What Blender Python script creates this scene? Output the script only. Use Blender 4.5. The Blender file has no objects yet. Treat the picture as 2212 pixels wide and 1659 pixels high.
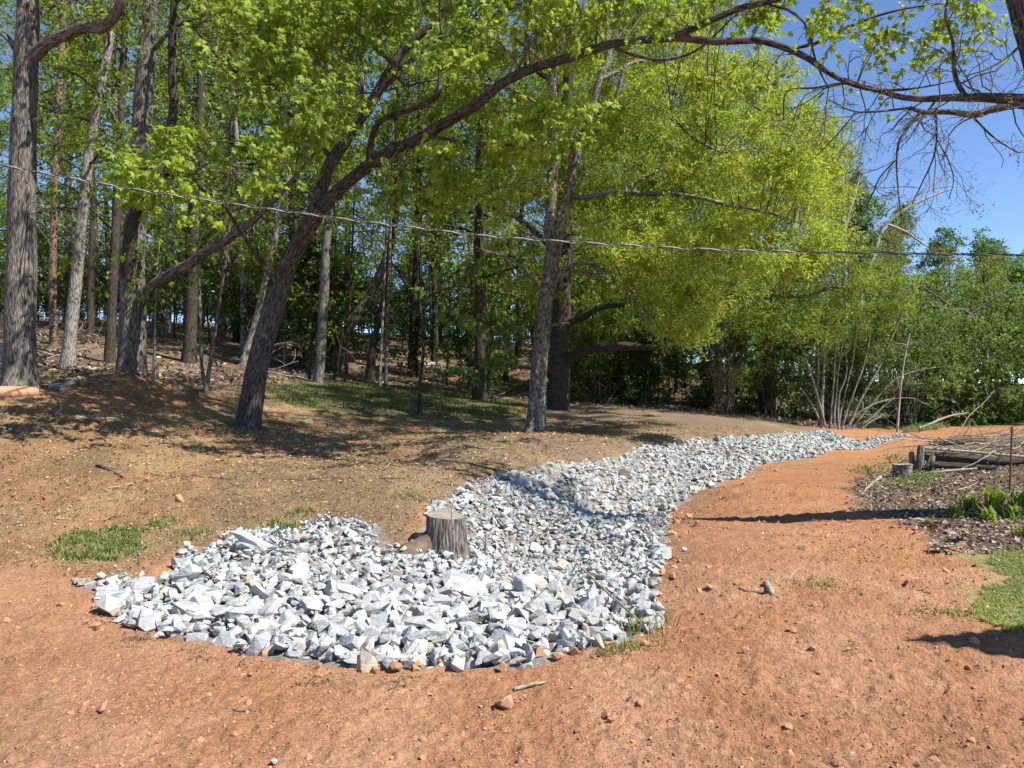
import bpy, math
import numpy as np
from mathutils import Vector, Matrix

# ------------------------------------------------------------------ camera, sky, sun, exposure
scene = bpy.context.scene
COL = scene.collection
CAM_H = 1.65
FPX, CX, CY = 1661.0, 1106.0, 829.5          # photograph measured on a 2212 x 1659 grid
cam_d = bpy.data.cameras.new('camera')
cam = bpy.data.objects.new('camera', cam_d)
COL.objects.link(cam)
cam.location = (0, 0, CAM_H)
cam.rotation_euler = (math.radians(90), 0, 0)
cam_d.sensor_width = 36.0
cam_d.lens = 36.0 * FPX / 2212.0
cam_d.clip_start = 0.05
cam_d.clip_end = 3000
scene.camera = cam

SUN_EL, SUN_AZ = math.radians(50), math.radians(-25)   # azimuth counter-clockwise from +X (sun stands to the right)
SDIR = Vector((math.cos(SUN_EL) * math.cos(SUN_AZ), math.cos(SUN_EL) * math.sin(SUN_AZ), math.sin(SUN_EL)))
world = bpy.data.worlds.new('World')
scene.world = world
world.use_nodes = True
wn = world.node_tree
wn.nodes.clear()
w_out = wn.nodes.new('ShaderNodeOutputWorld')
w_bg = wn.nodes.new('ShaderNodeBackground')
w_sky = wn.nodes.new('ShaderNodeTexSky')
w_sky.sky_type = 'NISHITA'
w_sky.sun_disc = False
w_sky.sun_elevation = SUN_EL
w_sky.sun_rotation = math.radians(90) - SUN_AZ
w_sky.altitude = 500
w_sky.air_density = 0.6
w_sky.dust_density = 0.0
w_sky.ozone_density = 4.5
w_bg.inputs['Strength'].default_value = 0.128
wn.links.new(w_sky.outputs[0], w_bg.inputs[0])
wn.links.new(w_bg.outputs[0], w_out.inputs[0])

sun_d = bpy.data.lights.new('sun', 'SUN')
sun_d.energy = 5.0
sun_d.angle = math.radians(0.53)
sun_d.color = (1.0, 0.955, 0.88)
sun = bpy.data.objects.new('sun', sun_d)
COL.objects.link(sun)
sun.rotation_euler = (-SDIR).to_track_quat('-Z', 'Y').to_euler()
sun.location = (30, 0, 40)

scene.view_settings.view_transform = 'Standard'
scene.view_settings.look = 'None'
scene.view_settings.exposure = 0.92
scene.view_settings.gamma = 1.0
scene.view_settings.use_curve_mapping = False
scene.render.engine = 'CYCLES'
scene.cycles.max_bounces = 8
scene.cycles.diffuse_bounces = 3
scene.cycles.transmission_bounces = 4
scene.cycles.use_denoising = True

# ------------------------------------------------------------------ helpers
def PX(px, py, d):
    return np.array([(px - CX) / FPX * d, d, CAM_H - (py - CY) / FPX * d])

def _hash(ix, iy, s):
    h = (ix.astype(np.int64) * 374761393 + iy.astype(np.int64) * 668265263 + s * 982451653) & 0xffffffff
    h = ((h ^ (h >> 13)) * 1274126177) & 0xffffffff
    h = h ^ (h >> 16)
    return (h & 0xffff) / 65535.0

def vnoise(x, y, s=0):
    x = np.asarray(x, float); y = np.asarray(y, float)
    ix = np.floor(x); iy = np.floor(y)
    fx = x - ix; fy = y - iy
    fx = fx * fx * (3 - 2 * fx); fy = fy * fy * (3 - 2 * fy)
    a = _hash(ix, iy, s); b = _hash(ix + 1, iy, s); c = _hash(ix, iy + 1, s); d = _hash(ix + 1, iy + 1, s)
    return (a * (1 - fx) + b * fx) * (1 - fy) + (c * (1 - fx) + d * fx) * fy

def fbm(x, y, s=0, o=4):
    t = 0.0; a = 0.5
    for i in range(o):
        t = t + a * vnoise(x, y, s + i * 17); x = x * 2.03 + 3.1; y = y * 2.03 + 7.7; a *= 0.5
    return t / (1 - 0.5 ** o)

def inpoly(x, y, poly):
    x = np.asarray(x, float); y = np.asarray(y, float)
    r = np.zeros(x.shape, bool)
    n = len(poly)
    j = n - 1
    for i in range(n):
        xi, yi = poly[i]; xj, yj = poly[j]
        if yi != yj:
            c = ((yi > y) != (yj > y)) & (x < (xj - xi) * (y - yi) / (yj - yi) + xi)
            r ^= c
        j = i
    return r

def tag(o, label=None, cat=None, group=None, kind=None):
    if label: o['label'] = label
    if cat: o['category'] = cat
    if group: o['group'] = group
    if kind: o['kind'] = kind
    return o

def thing(name, label, cat, loc=(0, 0, 0), group=None):
    o = bpy.data.objects.new(name, None)
    o.empty_display_size = 0.2
    COL.objects.link(o)
    o.location = Vector(loc)
    return tag(o, label, cat, group)

class MB:
    """collects vertices, faces of any size and two attributes, and builds ONE mesh object"""
    def __init__(s):
        s.v = []; s.f = {}; s.n = 0; s.bark = []; s.col = []
    def add(s, v, f, bark=None, col=None):
        v = np.asarray(v, float).reshape(-1, 3)
        f = np.asarray(f, np.int64)
        s.v.append(v)
        s.f.setdefault(f.shape[1], []).append(f + s.n)
        s.n += len(v)
        s.bark.append(np.zeros((len(v), 3)) if bark is None else bark)
        if col is not None:
            s.col.append(col)
    def build(s, name, mat, parent=None, smooth=False, origin=None, kind=None):
        v = np.concatenate(s.v) if s.v else np.zeros((0, 3))
        o0 = np.zeros(3)
        if origin is not None:
            o0 = np.asarray(origin, float)
        elif parent is not None:
            o0 = np.array(parent.location) if parent.type == 'EMPTY' or True else o0
        v = v - o0
        me = bpy.data.meshes.new(name)
        me.vertices.add(len(v))
        me.vertices.foreach_set('co', v.astype(np.float32).ravel())
        loops = []; sizes = []
        for k, fs in s.f.items():
            a = np.concatenate(fs)
            loops.append(a.ravel()); sizes.append(np.full(len(a), k))
        if loops:
            loops = np.concatenate(loops); sizes = np.concatenate(sizes)
            me.loops.add(len(loops))
            me.loops.foreach_set('vertex_index', loops.astype(np.int32))
            me.polygons.add(len(sizes))
            st = np.concatenate([[0], np.cumsum(sizes)[:-1]])
            me.polygons.foreach_set('loop_start', st.astype(np.int32))
            me.polygons.foreach_set('loop_total', sizes.astype(np.int32))
            me.polygons.foreach_set('use_smooth', np.full(len(sizes), smooth))
        at = me.attributes.new('bark', 'FLOAT_VECTOR', 'POINT')
        if len(v):
            at.data.foreach_set('vector', np.concatenate(s.bark).astype(np.float32).ravel())
        if s.col:
            ca = me.attributes.new('tint', 'FLOAT_COLOR', 'POINT')
            ca.data.foreach_set('color', np.concatenate(s.col).astype(np.float32).ravel())
        me.update(calc_edges=True)
        me.validate()
        me.materials.append(mat)
        o = bpy.data.objects.new(name, me)
        COL.objects.link(o)
        if parent is not None:
            o.parent = parent
        else:
            o.location = Vector(o0)
        if kind: o['kind'] = kind
        return o

def child(o, parent):
    """parent o (built in the parent's local frame)"""
    o.parent = parent
    return o

def wloc(o):
    p = np.array(o.location)
    while o.parent is not None:
        o = o.parent; p = p + np.array(o.location)
    return p

def spline(ctrl, step=0.3):
    """Catmull-Rom through rows of (x, y, z, r)"""
    c = np.asarray(ctrl, float)
    if len(c) == 2:
        n = max(2, int(np.linalg.norm(c[1, :3] - c[0, :3]) / step) + 1)
        t = np.linspace(0, 1, n)[:, None]
        return c[0] * (1 - t) + c[1] * t
    p = np.vstack([2 * c[0] - c[1], c, 2 * c[-1] - c[-2]])
    out = []
    for i in range(1, len(p) - 2):
        a, b, d, e = p[i - 1], p[i], p[i + 1], p[i + 2]
        n = max(2, int(np.linalg.norm(d[:3] - b[:3]) / step) + 1)
        t = np.linspace(0, 1, n, endpoint=False)[:, None]
        out.append(0.5 * (2 * b + (d - a) * t + (2 * a - 5 * b + 4 * d - e) * t ** 2 + (3 * b - a - 3 * d + e) * t ** 3))
    out.append(c[-1][None])
    r = np.vstack(out)
    r[:, 3] = np.maximum(r[:, 3], 0.002)
    return r

def tube(mb, P4, sides=8, lump=0.0, flare=0.0, seed=0, cap=False):
    P4 = np.asarray(P4, float)
    p = P4[:, :3]; r = P4[:, 3]
    n = len(p)
    t = np.gradient(p, axis=0)
    t /= np.linalg.norm(t, axis=1)[:, None] + 1e-9
    ref = np.array([0, 0, 1.0]) if abs(t[0, 2]) < 0.9 else np.array([1.0, 0, 0])
    U = np.zeros((n, 3)); u = ref - t[0] * np.dot(ref, t[0]); u /= np.linalg.norm(u)
    for i in range(n):
        u = u - t[i] * np.dot(u, t[i]); u /= np.linalg.norm(u) + 1e-9
        U[i] = u
    W = np.cross(t, U)
    th = np.linspace(0, 2 * np.pi, sides, endpoint=False)
    ln = np.concatenate([[0], np.cumsum(np.linalg.norm(np.diff(p, axis=0), axis=1))])
    R = np.repeat(r[:, None], sides, 1)
    if lump:
        k = seed * 1.37
        R = R * (1 + lump * (np.sin(2 * th[None] + ln[:, None] * 1.1 + k) * 0.5 + np.sin(3 * th[None] - ln[:, None] * 2.3 + 2 * k) * 0.4
                             + np.sin(5 * th[None] + ln[:, None] * 4.1 + 3 * k) * 0.35))
        R = R * (1 + lump * 1.2 * (vnoise(th[None] * 1.2 + 0 * ln[:, None], ln[:, None] * 2.5 + 0 * th[None], seed) - 0.5))
    if flare:
        R = R * (1 + flare * np.maximum(0, np.cos(5 * th[None] + seed) * 0.6 + np.cos(3 * th[None] - seed) * 0.5) * np.exp(-ln[:, None] / 0.45))
    cs, sn = np.cos(th), np.sin(th)
    V = p[:, None] + R[..., None] * (cs[None, :, None] * U[:, None] + sn[None, :, None] * W[:, None])
    B = np.stack([R * cs[None], R * sn[None], np.repeat(ln[:, None], sides, 1)], -1)
    i0 = np.arange(n - 1)[:, None] * sides; j = np.arange(sides)[None]; j2 = (j + 1) % sides
    F = np.stack([i0 + j, i0 + j2, i0 + sides + j2, i0 + sides + j], -1).reshape(-1, 4)
    V = V.reshape(-1, 3); B = B.reshape(-1, 3)
    base = mb.n
    mb.add(V, F, B)
    if cap:
        for end, flip in ((0, True), (n - 1, False)):
            c = p[end]
            ring = V[end * sides:(end + 1) * sides]
            fv = np.vstack([ring, c[None]])
            ff = np.array([[k, (k + 1) % sides, sides] for k in range(sides)])
            if flip: ff = ff[:, ::-1]
            mb.add(fv, ff, np.vstack([B[end * sides:(end + 1) * sides], [[0, 0, B[end * sides, 2]]]]))
    return base

# ------------------------------------------------------------------ materials
def new_mat(name):
    m = bpy.data.materials.new(name); m.use_nodes = True
    nt = m.node_tree; nt.nodes.clear()
    out = nt.nodes.new('ShaderNodeOutputMaterial')
    return m, nt, out

def N(nt, kind, **kw):
    n = nt.nodes.new(kind)
    for k, v in kw.items():
        setattr(n, k, v)
    return n

def ramp(nt, fac, stops):
    r = nt.nodes.new('ShaderNodeValToRGB')
    el = r.color_ramp.elements
    while len(el) < len(stops): el.new(0.5)
    for e, (p, c) in zip(el, stops):
        e.position = p; e.color = (*c, 1) if len(c) == 3 else c
    nt.links.new(fac, r.inputs[0])
    return r.outputs[0]

def bark_mat(name, dark, light, lichen=None, scale=(40, 40, 6), bump=0.7, lich_amt=0.55):
    m, nt, out = new_mat(name)
    at = N(nt, 'ShaderNodeAttribute', attribute_name='bark')
    mp = N(nt, 'ShaderNodeMapping'); mp.inputs['Scale'].default_value = scale
    nt.links.new(at.outputs['Vector'], mp.inputs['Vector'])
    n1 = N(nt, 'ShaderNodeTexNoise'); n1.inputs['Scale'].default_value = 1.0; n1.inputs['Detail'].default_value = 8; n1.inputs['Distortion'].default_value = 0.3
    nt.links.new(mp.outputs[0], n1.inputs['Vector'])
    vo = N(nt, 'ShaderNodeTexVoronoi'); vo.feature = 'DISTANCE_TO_EDGE'; vo.inputs['Scale'].default_value = 0.9
    ad = N(nt, 'ShaderNodeMixRGB'); ad.blend_type = 'ADD'; ad.inputs[0].default_value = 0.9
    nt.links.new(mp.outputs[0], ad.inputs[1]); nt.links.new(n1.outputs['Color'], ad.inputs[2])
    nt.links.new(ad.outputs[0], vo.inputs['Vector'])
    mu = N(nt, 'ShaderNodeMath', operation='MULTIPLY'); mu.inputs[1].default_value = 1.6
    nt.links.new(vo.outputs['Distance'], mu.inputs[0])
    mx = N(nt, 'ShaderNodeMath', operation='MULTIPLY')
    nt.links.new(mu.outputs[0], mx.inputs[0]); 
    nt.links.new(n1.outputs['Fac'], mx.inputs[1])
    sm = N(nt, 'ShaderNodeMath', operation='ADD'); nt.links.new(mx.outputs[0], sm.inputs[0]); nt.links.new(n1.outputs['Fac'], sm.inputs[1])
    c = ramp(nt, sm.outputs[0], [(0.42, dark), (0.62, tuple(a * 0.45 + b * 0.55 for a, b in zip(dark, light))), (0.85, light)])
    # broad stains and lichen in object space
    tc = N(nt, 'ShaderNodeTexCoord')
    n2 = N(nt, 'ShaderNodeTexNoise'); n2.inputs['Scale'].default_value = 2.2; n2.inputs['Detail'].default_value = 5
    nt.links.new(tc.outputs['Object'], n2.inputs['Vector'])
    mv = N(nt, 'ShaderNodeMixRGB', blend_type='MULTIPLY'); mv.inputs[0].default_value = 0.55
    st = ramp(nt, n2.outputs['Fac'], [(0.32, (0.6, 0.58, 0.55)), (0.68, (1.15, 1.12, 1.08))])
    nt.links.new(c, mv.inputs[1]); nt.links.new(st, mv.inputs[2])
    cc = mv.outputs[0]
    if lichen:
        n3 = N(nt, 'ShaderNodeTexNoise'); n3.inputs['Scale'].default_value = 9; n3.inputs['Detail'].default_value = 4
        nt.links.new(tc.outputs['Object'], n3.inputs['Vector'])
        lf = ramp(nt, n3.outputs['Fac'], [(lich_amt, (0, 0, 0)), (lich_amt + 0.08, (0.75, 0.75, 0.75))])
        ml = N(nt, 'ShaderNodeMixRGB'); nt.links.new(lf, ml.inputs[0]); nt.links.new(cc, ml.inputs[1]); ml.inputs[2].default_value = (*lichen, 1)
        cc = ml.outputs[0]
    b = N(nt, 'ShaderNodeBsdfPrincipled'); b.inputs['Roughness'].default_value = 0.92
    b.inputs['Specular IOR Level'].default_value = 0.15
    nt.links.new(cc, b.inputs['Base Color'])
    bp = N(nt, 'ShaderNodeBump'); bp.inputs['Strength'].default_value = bump; bp.inputs['Distance'].default_value = 0.03
    nt.links.new(sm.outputs[0], bp.inputs['Height']); nt.links.new(bp.outputs[0], b.inputs['Normal'])
    nt.links.new(b.outputs[0], out.inputs[0])
    return m

def leaf_mat(name, c1, c2, c3=None, trans=0.45, rough=0.5, gloss=0.25):
    m, nt, out = new_mat(name)
    ge = N(nt, 'ShaderNodeNewGeometry')
    stops = [(0.0, c1), (0.75, c2)] if c3 is None else [(0.0, c1), (0.55, c2), (1.0, c3)]
    c = ramp(nt, ge.outputs['Random Per Island'], stops)
    tc = N(nt, 'ShaderNodeTexCoord')
    n2 = N(nt, 'ShaderNodeTexNoise'); n2.inputs['Scale'].default_value = 0.55; n2.inputs['Detail'].default_value = 2
    nt.links.new(tc.outputs['Object'], n2.inputs['Vector'])
    st = ramp(nt, n2.outputs['Fac'], [(0.35, (0.78, 0.84, 0.9)), (0.65, (1.12, 1.08, 1.0))])
    mv = N(nt, 'ShaderNodeMixRGB', blend_type='MULTIPLY'); mv.inputs[0].default_value = 1.0
    nt.links.new(c, mv.inputs[1]); nt.links.new(st, mv.inputs[2])
    d = N(nt, 'ShaderNodeBsdfPrincipled'); d.inputs['Roughness'].default_value = rough; d.inputs['Specular IOR Level'].default_value = gloss
    t = N(nt, 'ShaderNodeBsdfTranslucent')
    tcol = N(nt, 'ShaderNodeMixRGB', blend_type='MULTIPLY'); tcol.inputs[0].default_value = 1; tcol.inputs[2].default_value = (1.35, 1.3, 0.75, 1)
    nt.links.new(mv.outputs[0], tcol.inputs[1])
    nt.links.new(mv.outputs[0], d.inputs['Base Color']); nt.links.new(tcol.outputs[0], t.inputs['Color'])
    mix = N(nt, 'ShaderNodeMixShader'); mix.inputs[0].default_value = trans
    nt.links.new(d.outputs[0], mix.inputs[1]); nt.links.new(t.outputs[0], mix.inputs[2])
    nt.links.new(mix.outputs[0], out.inputs[0])
    return m

def plain_mat(name, c1, c2, scale=8.0, rough=0.9, bump=0.4, island=0.0, stretch=(1, 1, 1), metal=0.0):
    m, nt, out = new_mat(name)
    tc = N(nt, 'ShaderNodeTexCoord')
    mp = N(nt, 'ShaderNodeMapping'); mp.inputs['Scale'].default_value = stretch
    nt.links.new(tc.outputs['Object'], mp.inputs[0])
    n1 = N(nt, 'ShaderNodeTexNoise'); n1.inputs['Scale'].default_value = scale; n1.inputs['Detail'].default_value = 6
    nt.links.new(mp.outputs[0], n1.inputs['Vector'])
    fac = n1.outputs['Fac']
    if island:
        ge = N(nt, 'ShaderNodeNewGeometry')
        mx = N(nt, 'ShaderNodeMixRGB'); mx.inputs[0].default_value = island
        nt.links.new(fac, mx.inputs[1]); nt.links.new(ge.outputs['Random Per Island'], mx.inputs[2]); fac = mx.outputs[0]
        c = ramp(nt, fac, [(0.15, c1), (0.85, c2)])
    else:
        c = ramp(nt, fac, [(0.3, c1), (0.7, c2)])
    b = N(nt, 'ShaderNodeBsdfPrincipled'); b.inputs['Roughness'].default_value = rough; b.inputs['Metallic'].default_value = metal
    b.inputs['Specular IOR Level'].default_value = 0.2
    nt.links.new(c, b.inputs['Base Color'])
    bp = N(nt, 'ShaderNodeBump'); bp.inputs['Strength'].default_value = bump; bp.inputs['Distance'].default_value = 0.01
    nt.links.new(n1.outputs['Fac'], bp.inputs['Height']); nt.links.new(bp.outputs[0], b.inputs['Normal'])
    nt.links.new(b.outputs[0], out.inputs[0])
    return m

def stone_mat():
    m, nt, out = new_mat('pale_quarry_stone')
    ge = N(nt, 'ShaderNodeNewGeometry'); oi = N(nt, 'ShaderNodeObjectInfo')
    a = N(nt, 'ShaderNodeMath', operation='ADD'); nt.links.new(ge.outputs['Random Per Island'], a.inputs[0]); nt.links.new(oi.outputs['Random'], a.inputs[1])
    fr = N(nt, 'ShaderNodeMath', operation='FRACT'); nt.links.new(a.outputs[0], fr.inputs[0])
    c = ramp(nt, fr.outputs[0], [(0.0, (0.28, 0.292, 0.292)), (0.2, (0.395, 0.402, 0.392)), (0.4, (0.32, 0.332, 0.33)), (0.65, (0.43, 0.433, 0.413)), (0.8, (0.355, 0.36, 0.345)), (0.96, (0.39, 0.38, 0.34)), (0.99, (0.40, 0.33, 0.25))])
    # veins: noise in world space, with a per-stone offset
    mu = N(nt, 'ShaderNodeVectorMath', operation='SCALE'); mu.inputs[3].default_value = 37.0
    cb = N(nt, 'ShaderNodeCombineXYZ'); nt.links.new(fr.outputs[0], cb.inputs[0]); nt.links.new(fr.outputs[0], cb.inputs[2])
    nt.links.new(cb.outputs[0], mu.inputs[0])
    va = N(nt, 'ShaderNodeVectorMath', operation='ADD'); nt.links.new(ge.outputs['Position'], va.inputs[0]); nt.links.new(mu.outputs[0], va.inputs[1])
    mp = N(nt, 'ShaderNodeMapping'); mp.inputs['Scale'].default_value = (4, 9, 26); mp.inputs['Rotation'].default_value = (0.5, 0.3, 0.7)
    nt.links.new(va.outputs[0], mp.inputs[0])
    n1 = N(nt, 'ShaderNodeTexNoise'); n1.inputs['Scale'].default_value = 1.0; n1.inputs['Detail'].default_value = 8; n1.inputs['Roughness'].default_value = 0.65; n1.inputs['Distortion'].default_value = 1.2
    nt.links.new(mp.outputs[0], n1.inputs['Vector'])
    v = ramp(nt, n1.outputs['Fac'], [(0.28, (0.68, 0.70, 0.71)), (0.5, (0.98, 0.98, 0.98)), (0.72, (1.12, 1.12, 1.1))])
    mv = N(nt, 'ShaderNodeMixRGB', blend_type='MULTIPLY'); mv.inputs[0].default_value = 1
    nt.links.new(c, mv.inputs[1]); nt.links.new(v, mv.inputs[2])
    b = N(nt, 'ShaderNodeBsdfPrincipled'); b.inputs['Roughness'].default_value = 0.7; b.inputs['Specular IOR Level'].default_value = 0.35
    nt.links.new(mv.outputs[0], b.inputs['Base Color'])
    n3 = N(nt, 'ShaderNodeTexNoise'); n3.inputs['Scale'].default_value = 24; n3.inputs['Detail'].default_value = 6
    nt.links.new(va.outputs[0], n3.inputs['Vector'])
    sm = N(nt, 'ShaderNodeMath', operation='ADD'); nt.links.new(n1.outputs['Fac'], sm.inputs[0]); nt.links.new(n3.outputs['Fac'], sm.inputs[1])
    bp = N(nt, 'ShaderNodeBump'); bp.inputs['Strength'].default_value = 0.5; bp.inputs['Distance'].default_value = 0.03
    nt.links.new(sm.outputs[0], bp.inputs['Height']); nt.links.new(bp.outputs[0], b.inputs['Normal'])
    nt.links.new(b.outputs[0], out.inputs[0])
    return m

def ground_mat():
    m, nt, out = new_mat('earth')
    at = N(nt, 'ShaderNodeAttribute', attribute_name='tint')
    ge = N(nt, 'ShaderNodeNewGeometry')
    n1 = N(nt, 'ShaderNodeTexNoise'); n1.inputs['Scale'].default_value = 3.0; n1.inputs['Detail'].default_value = 8; n1.inputs['Roughness'].default_value = 0.7
    nt.links.new(ge.outputs['Position'], n1.inputs['Vector'])
    v1 = ramp(nt, n1.outputs['Fac'], [(0.3, (0.86, 0.85, 0.84)), (0.5, (1, 1, 1)), (0.7, (1.1, 1.1, 1.1))])
    n2 = N(nt, 'ShaderNodeTexNoise'); n2.inputs['Scale'].default_value = 42.0; n2.inputs['Detail'].default_value = 5; n2.inputs['Roughness'].default_value = 0.7
    nt.links.new(ge.outputs['Position'], n2.inputs['Vector'])
    v2 = ramp(nt, n2.outputs['Fac'], [(0.32, (0.62, 0.6, 0.58)), (0.5, (1, 1, 1)), (0.7, (1.3, 1.27, 1.22))])
    ma = N(nt, 'ShaderNodeMixRGB', blend_type='MULTIPLY'); ma.inputs[0].default_value = 1
    nt.links.new(at.outputs['Color'], ma.inputs[1]); nt.links.new(v1, ma.inputs[2])
    mb_ = N(nt, 'ShaderNodeMixRGB', blend_type='MULTIPLY'); mb_.inputs[0].default_value = 1
    nt.links.new(ma.outputs[0], mb_.inputs[1]); nt.links.new(v2, mb_.inputs[2])
    b = N(nt, 'ShaderNodeBsdfPrincipled'); b.inputs['Roughness'].default_value = 0.98; b.inputs['Specular IOR Level'].default_value = 0.08
    nt.links.new(mb_.outputs[0], b.inputs['Base Color'])
    vo = N(nt, 'ShaderNodeTexVoronoi'); vo.inputs['Scale'].default_value = 60; vo.feature = 'SMOOTH_F1'
    nt.links.new(ge.outputs['Position'], vo.inputs['Vector'])
    n3 = N(nt, 'ShaderNodeTexNoise'); n3.inputs['Scale'].default_value = 38; n3.inputs['Detail'].default_value = 9; n3.inputs['Roughness'].default_value = 0.72
    nt.links.new(ge.outputs['Position'], n3.inputs['Vector'])
    iv = N(nt, 'ShaderNodeMath', operation='MULTIPLY'); iv.inputs[1].default_value = -0.35
    nt.links.new(vo.outputs['Distance'], iv.inputs[0])
    sm = N(nt, 'ShaderNodeMath', operation='ADD'); nt.links.new(iv.outputs[0], sm.inputs[0]); nt.links.new(n3.outputs['Fac'], sm.inputs[1])
    bp = N(nt, 'ShaderNodeBump'); bp.inputs['Strength'].default_value = 0.9; bp.inputs['Distance'].default_value = 0.03
    nt.links.new(sm.outputs[0], bp.inputs['Height']); nt.links.new(bp.outputs[0], b.inputs['Normal'])
    nt.links.new(b.outputs[0], out.inputs[0])
    return m

M_EARTH = ground_mat()
M_STONE = stone_mat()
M_BARK_GREY = bark_mat('grey_furrowed_bark', (0.036, 0.032, 0.028), (0.26, 0.238, 0.21))
M_BARK_PALE = bark_mat('pale_grey_bark', (0.10, 0.088, 0.075), (0.37, 0.34, 0.295), scale=(20, 20, 7))
M_BARK_LICH = bark_mat('lichened_brown_bark', (0.026, 0.022, 0.019), (0.16, 0.137, 0.118), lichen=(0.22, 0.225, 0.19), lich_amt=0.6)
M_BARK_OAK = bark_mat('smooth_oak_bark', (0.075, 0.065, 0.055), (0.30, 0.275, 0.235), scale=(16, 16, 9), bump=0.6, lichen=(0.33, 0.34, 0.29), lich_amt=0.62)
M_BARK_DARK = bark_mat('dark_bark', (0.028, 0.023, 0.018), (0.105, 0.088, 0.07))
M_BARK_PINE = bark_mat('ruddy_pine_bark', (0.08, 0.05, 0.035), (0.30, 0.20, 0.15), scale=(14, 14, 9))
M_TWIG = bark_mat('twig_bark', (0.07, 0.058, 0.045), (0.20, 0.17, 0.14), scale=(30, 30, 20), bump=0.2)
M_TWIG_PALE = bark_mat('dry_twig', (0.20, 0.165, 0.12), (0.46, 0.39, 0.30), scale=(30, 30, 20), bump=0.2)
M_SNAG = bark_mat('bare_white_wood', (0.28, 0.26, 0.23), (0.55, 0.52, 0.47), scale=(20, 20, 6), bump=0.3)
M_LEAF_MAPLE = leaf_mat('maple_leaf', (0.19, 0.28, 0.028), (0.26, 0.36, 0.042), (0.34, 0.43, 0.07), trans=0.45)
M_LEAF_OAK = leaf_mat('willow_oak_leaf', (0.24, 0.32, 0.045), (0.34, 0.425, 0.065), (0.44, 0.48, 0.10), trans=0.48)
M_LEAF_OAKGREEN = leaf_mat('green_oak_leaf', (0.15, 0.23, 0.03), (0.22, 0.31, 0.045), (0.32, 0.36, 0.06), trans=0.46)
M_LEAF_WOOD = leaf_mat('woodland_leaf', (0.11, 0.18, 0.02), (0.18, 0.26, 0.028), (0.28, 0.34, 0.045), trans=0.45)
M_LEAF_DARK = leaf_mat('evergreen_leaf', (0.018, 0.045, 0.010), (0.035, 0.075, 0.014), (0.06, 0.11, 0.02), trans=0.25)
M_LEAF_BUSH = leaf_mat('thicket_leaf', (0.09, 0.155, 0.035), (0.145, 0.22, 0.05), (0.23, 0.30, 0.08), trans=0.42)
M_LEAF_FAR = leaf_mat('poplar_leaf', (0.09, 0.17, 0.06), (0.14, 0.25, 0.085), (0.20, 0.31, 0.11), trans=0.4)
M_LEAF_BUD = leaf_mat('budding_leaf', (0.20, 0.15, 0.06), (0.24, 0.21, 0.07), (0.22, 0.25, 0.06), trans=0.4)
M_LEAF_JUNIPER = leaf_mat('juniper_leaf', (0.03, 0.055, 0.022), (0.05, 0.075, 0.03), (0.075, 0.09, 0.04), trans=0.2)
M_GRASS = leaf_mat('grass_blade', (0.13, 0.18, 0.05), (0.22, 0.27, 0.08), (0.38, 0.35, 0.17), trans=0.35)
M_GRASS_SHADE = leaf_mat('shaded_mossy_blade', (0.06, 0.095, 0.02), (0.10, 0.14, 0.03), (0.20, 0.20, 0.07), trans=0.3)  # moss green, darkened further for the shade over the back lawn
M_GRASS_PALE = leaf_mat('lawn_blade', (0.24, 0.29, 0.08), (0.35, 0.37, 0.13), (0.52, 0.47, 0.26), trans=0.35)
M_DEADGRASS = plain_mat('dead_grass_blade', (0.09, 0.085, 0.045), (0.24, 0.17, 0.10), scale=10, bump=0.1, island=0.9)
M_SOILWOOD = plain_mat('soil_caked_root', (0.08, 0.06, 0.042), (0.17, 0.13, 0.09), scale=14, bump=0.9)
M_CLOD = plain_mat('clay_clod', (0.25, 0.105, 0.055), (0.55, 0.33, 0.205), scale=14, bump=0.7, island=0.55)
M_LITTER = plain_mat('dead_leaf', (0.10, 0.065, 0.045), (0.42, 0.33, 0.25), scale=10, bump=0.2, island=0.85)
M_STRAW = plain_mat('straw_chip', (0.14, 0.09, 0.045), (0.56, 0.40, 0.22), scale=10, bump=0.2, island=0.85)
M_WOOD_CUT = plain_mat('weathered_cut_wood', (0.16, 0.14, 0.115), (0.33, 0.29, 0.235), scale=9, bump=0.3, stretch=(1, 3, 1))
M_GREYWOOD = plain_mat('grey_timber', (0.22, 0.20, 0.17), (0.42, 0.39, 0.34), scale=6, bump=0.3, stretch=(1, 8, 8))
M_RUST = plain_mat('rusty_steel', (0.10, 0.045, 0.025), (0.24, 0.11, 0.06), scale=30, rough=0.8)
M_STEEL = plain_mat('grey_steel', (0.22, 0.22, 0.22), (0.32, 0.32, 0.32), scale=30, rough=0.5)
M_CABLE = plain_mat('cable_jacket', (0.05, 0.045, 0.04), (0.11, 0.10, 0.09), scale=20, rough=0.6)
M_CABLE_BARE = plain_mat('aluminium_strand', (0.45, 0.43, 0.40), (0.62, 0.60, 0.56), scale=30, rough=0.45)
M_WHITE = plain_mat('white_paint', (0.74, 0.74, 0.72), (0.82, 0.82, 0.80), scale=3, bump=0.05)
M_ROOF = plain_mat('grey_shingle', (0.10, 0.10, 0.10), (0.17, 0.165, 0.16), scale=12)
M_GLASS = plain_mat('window_glass', (0.02, 0.025, 0.03), (0.04, 0.05, 0.06), scale=3, rough=0.08, bump=0)

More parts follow.
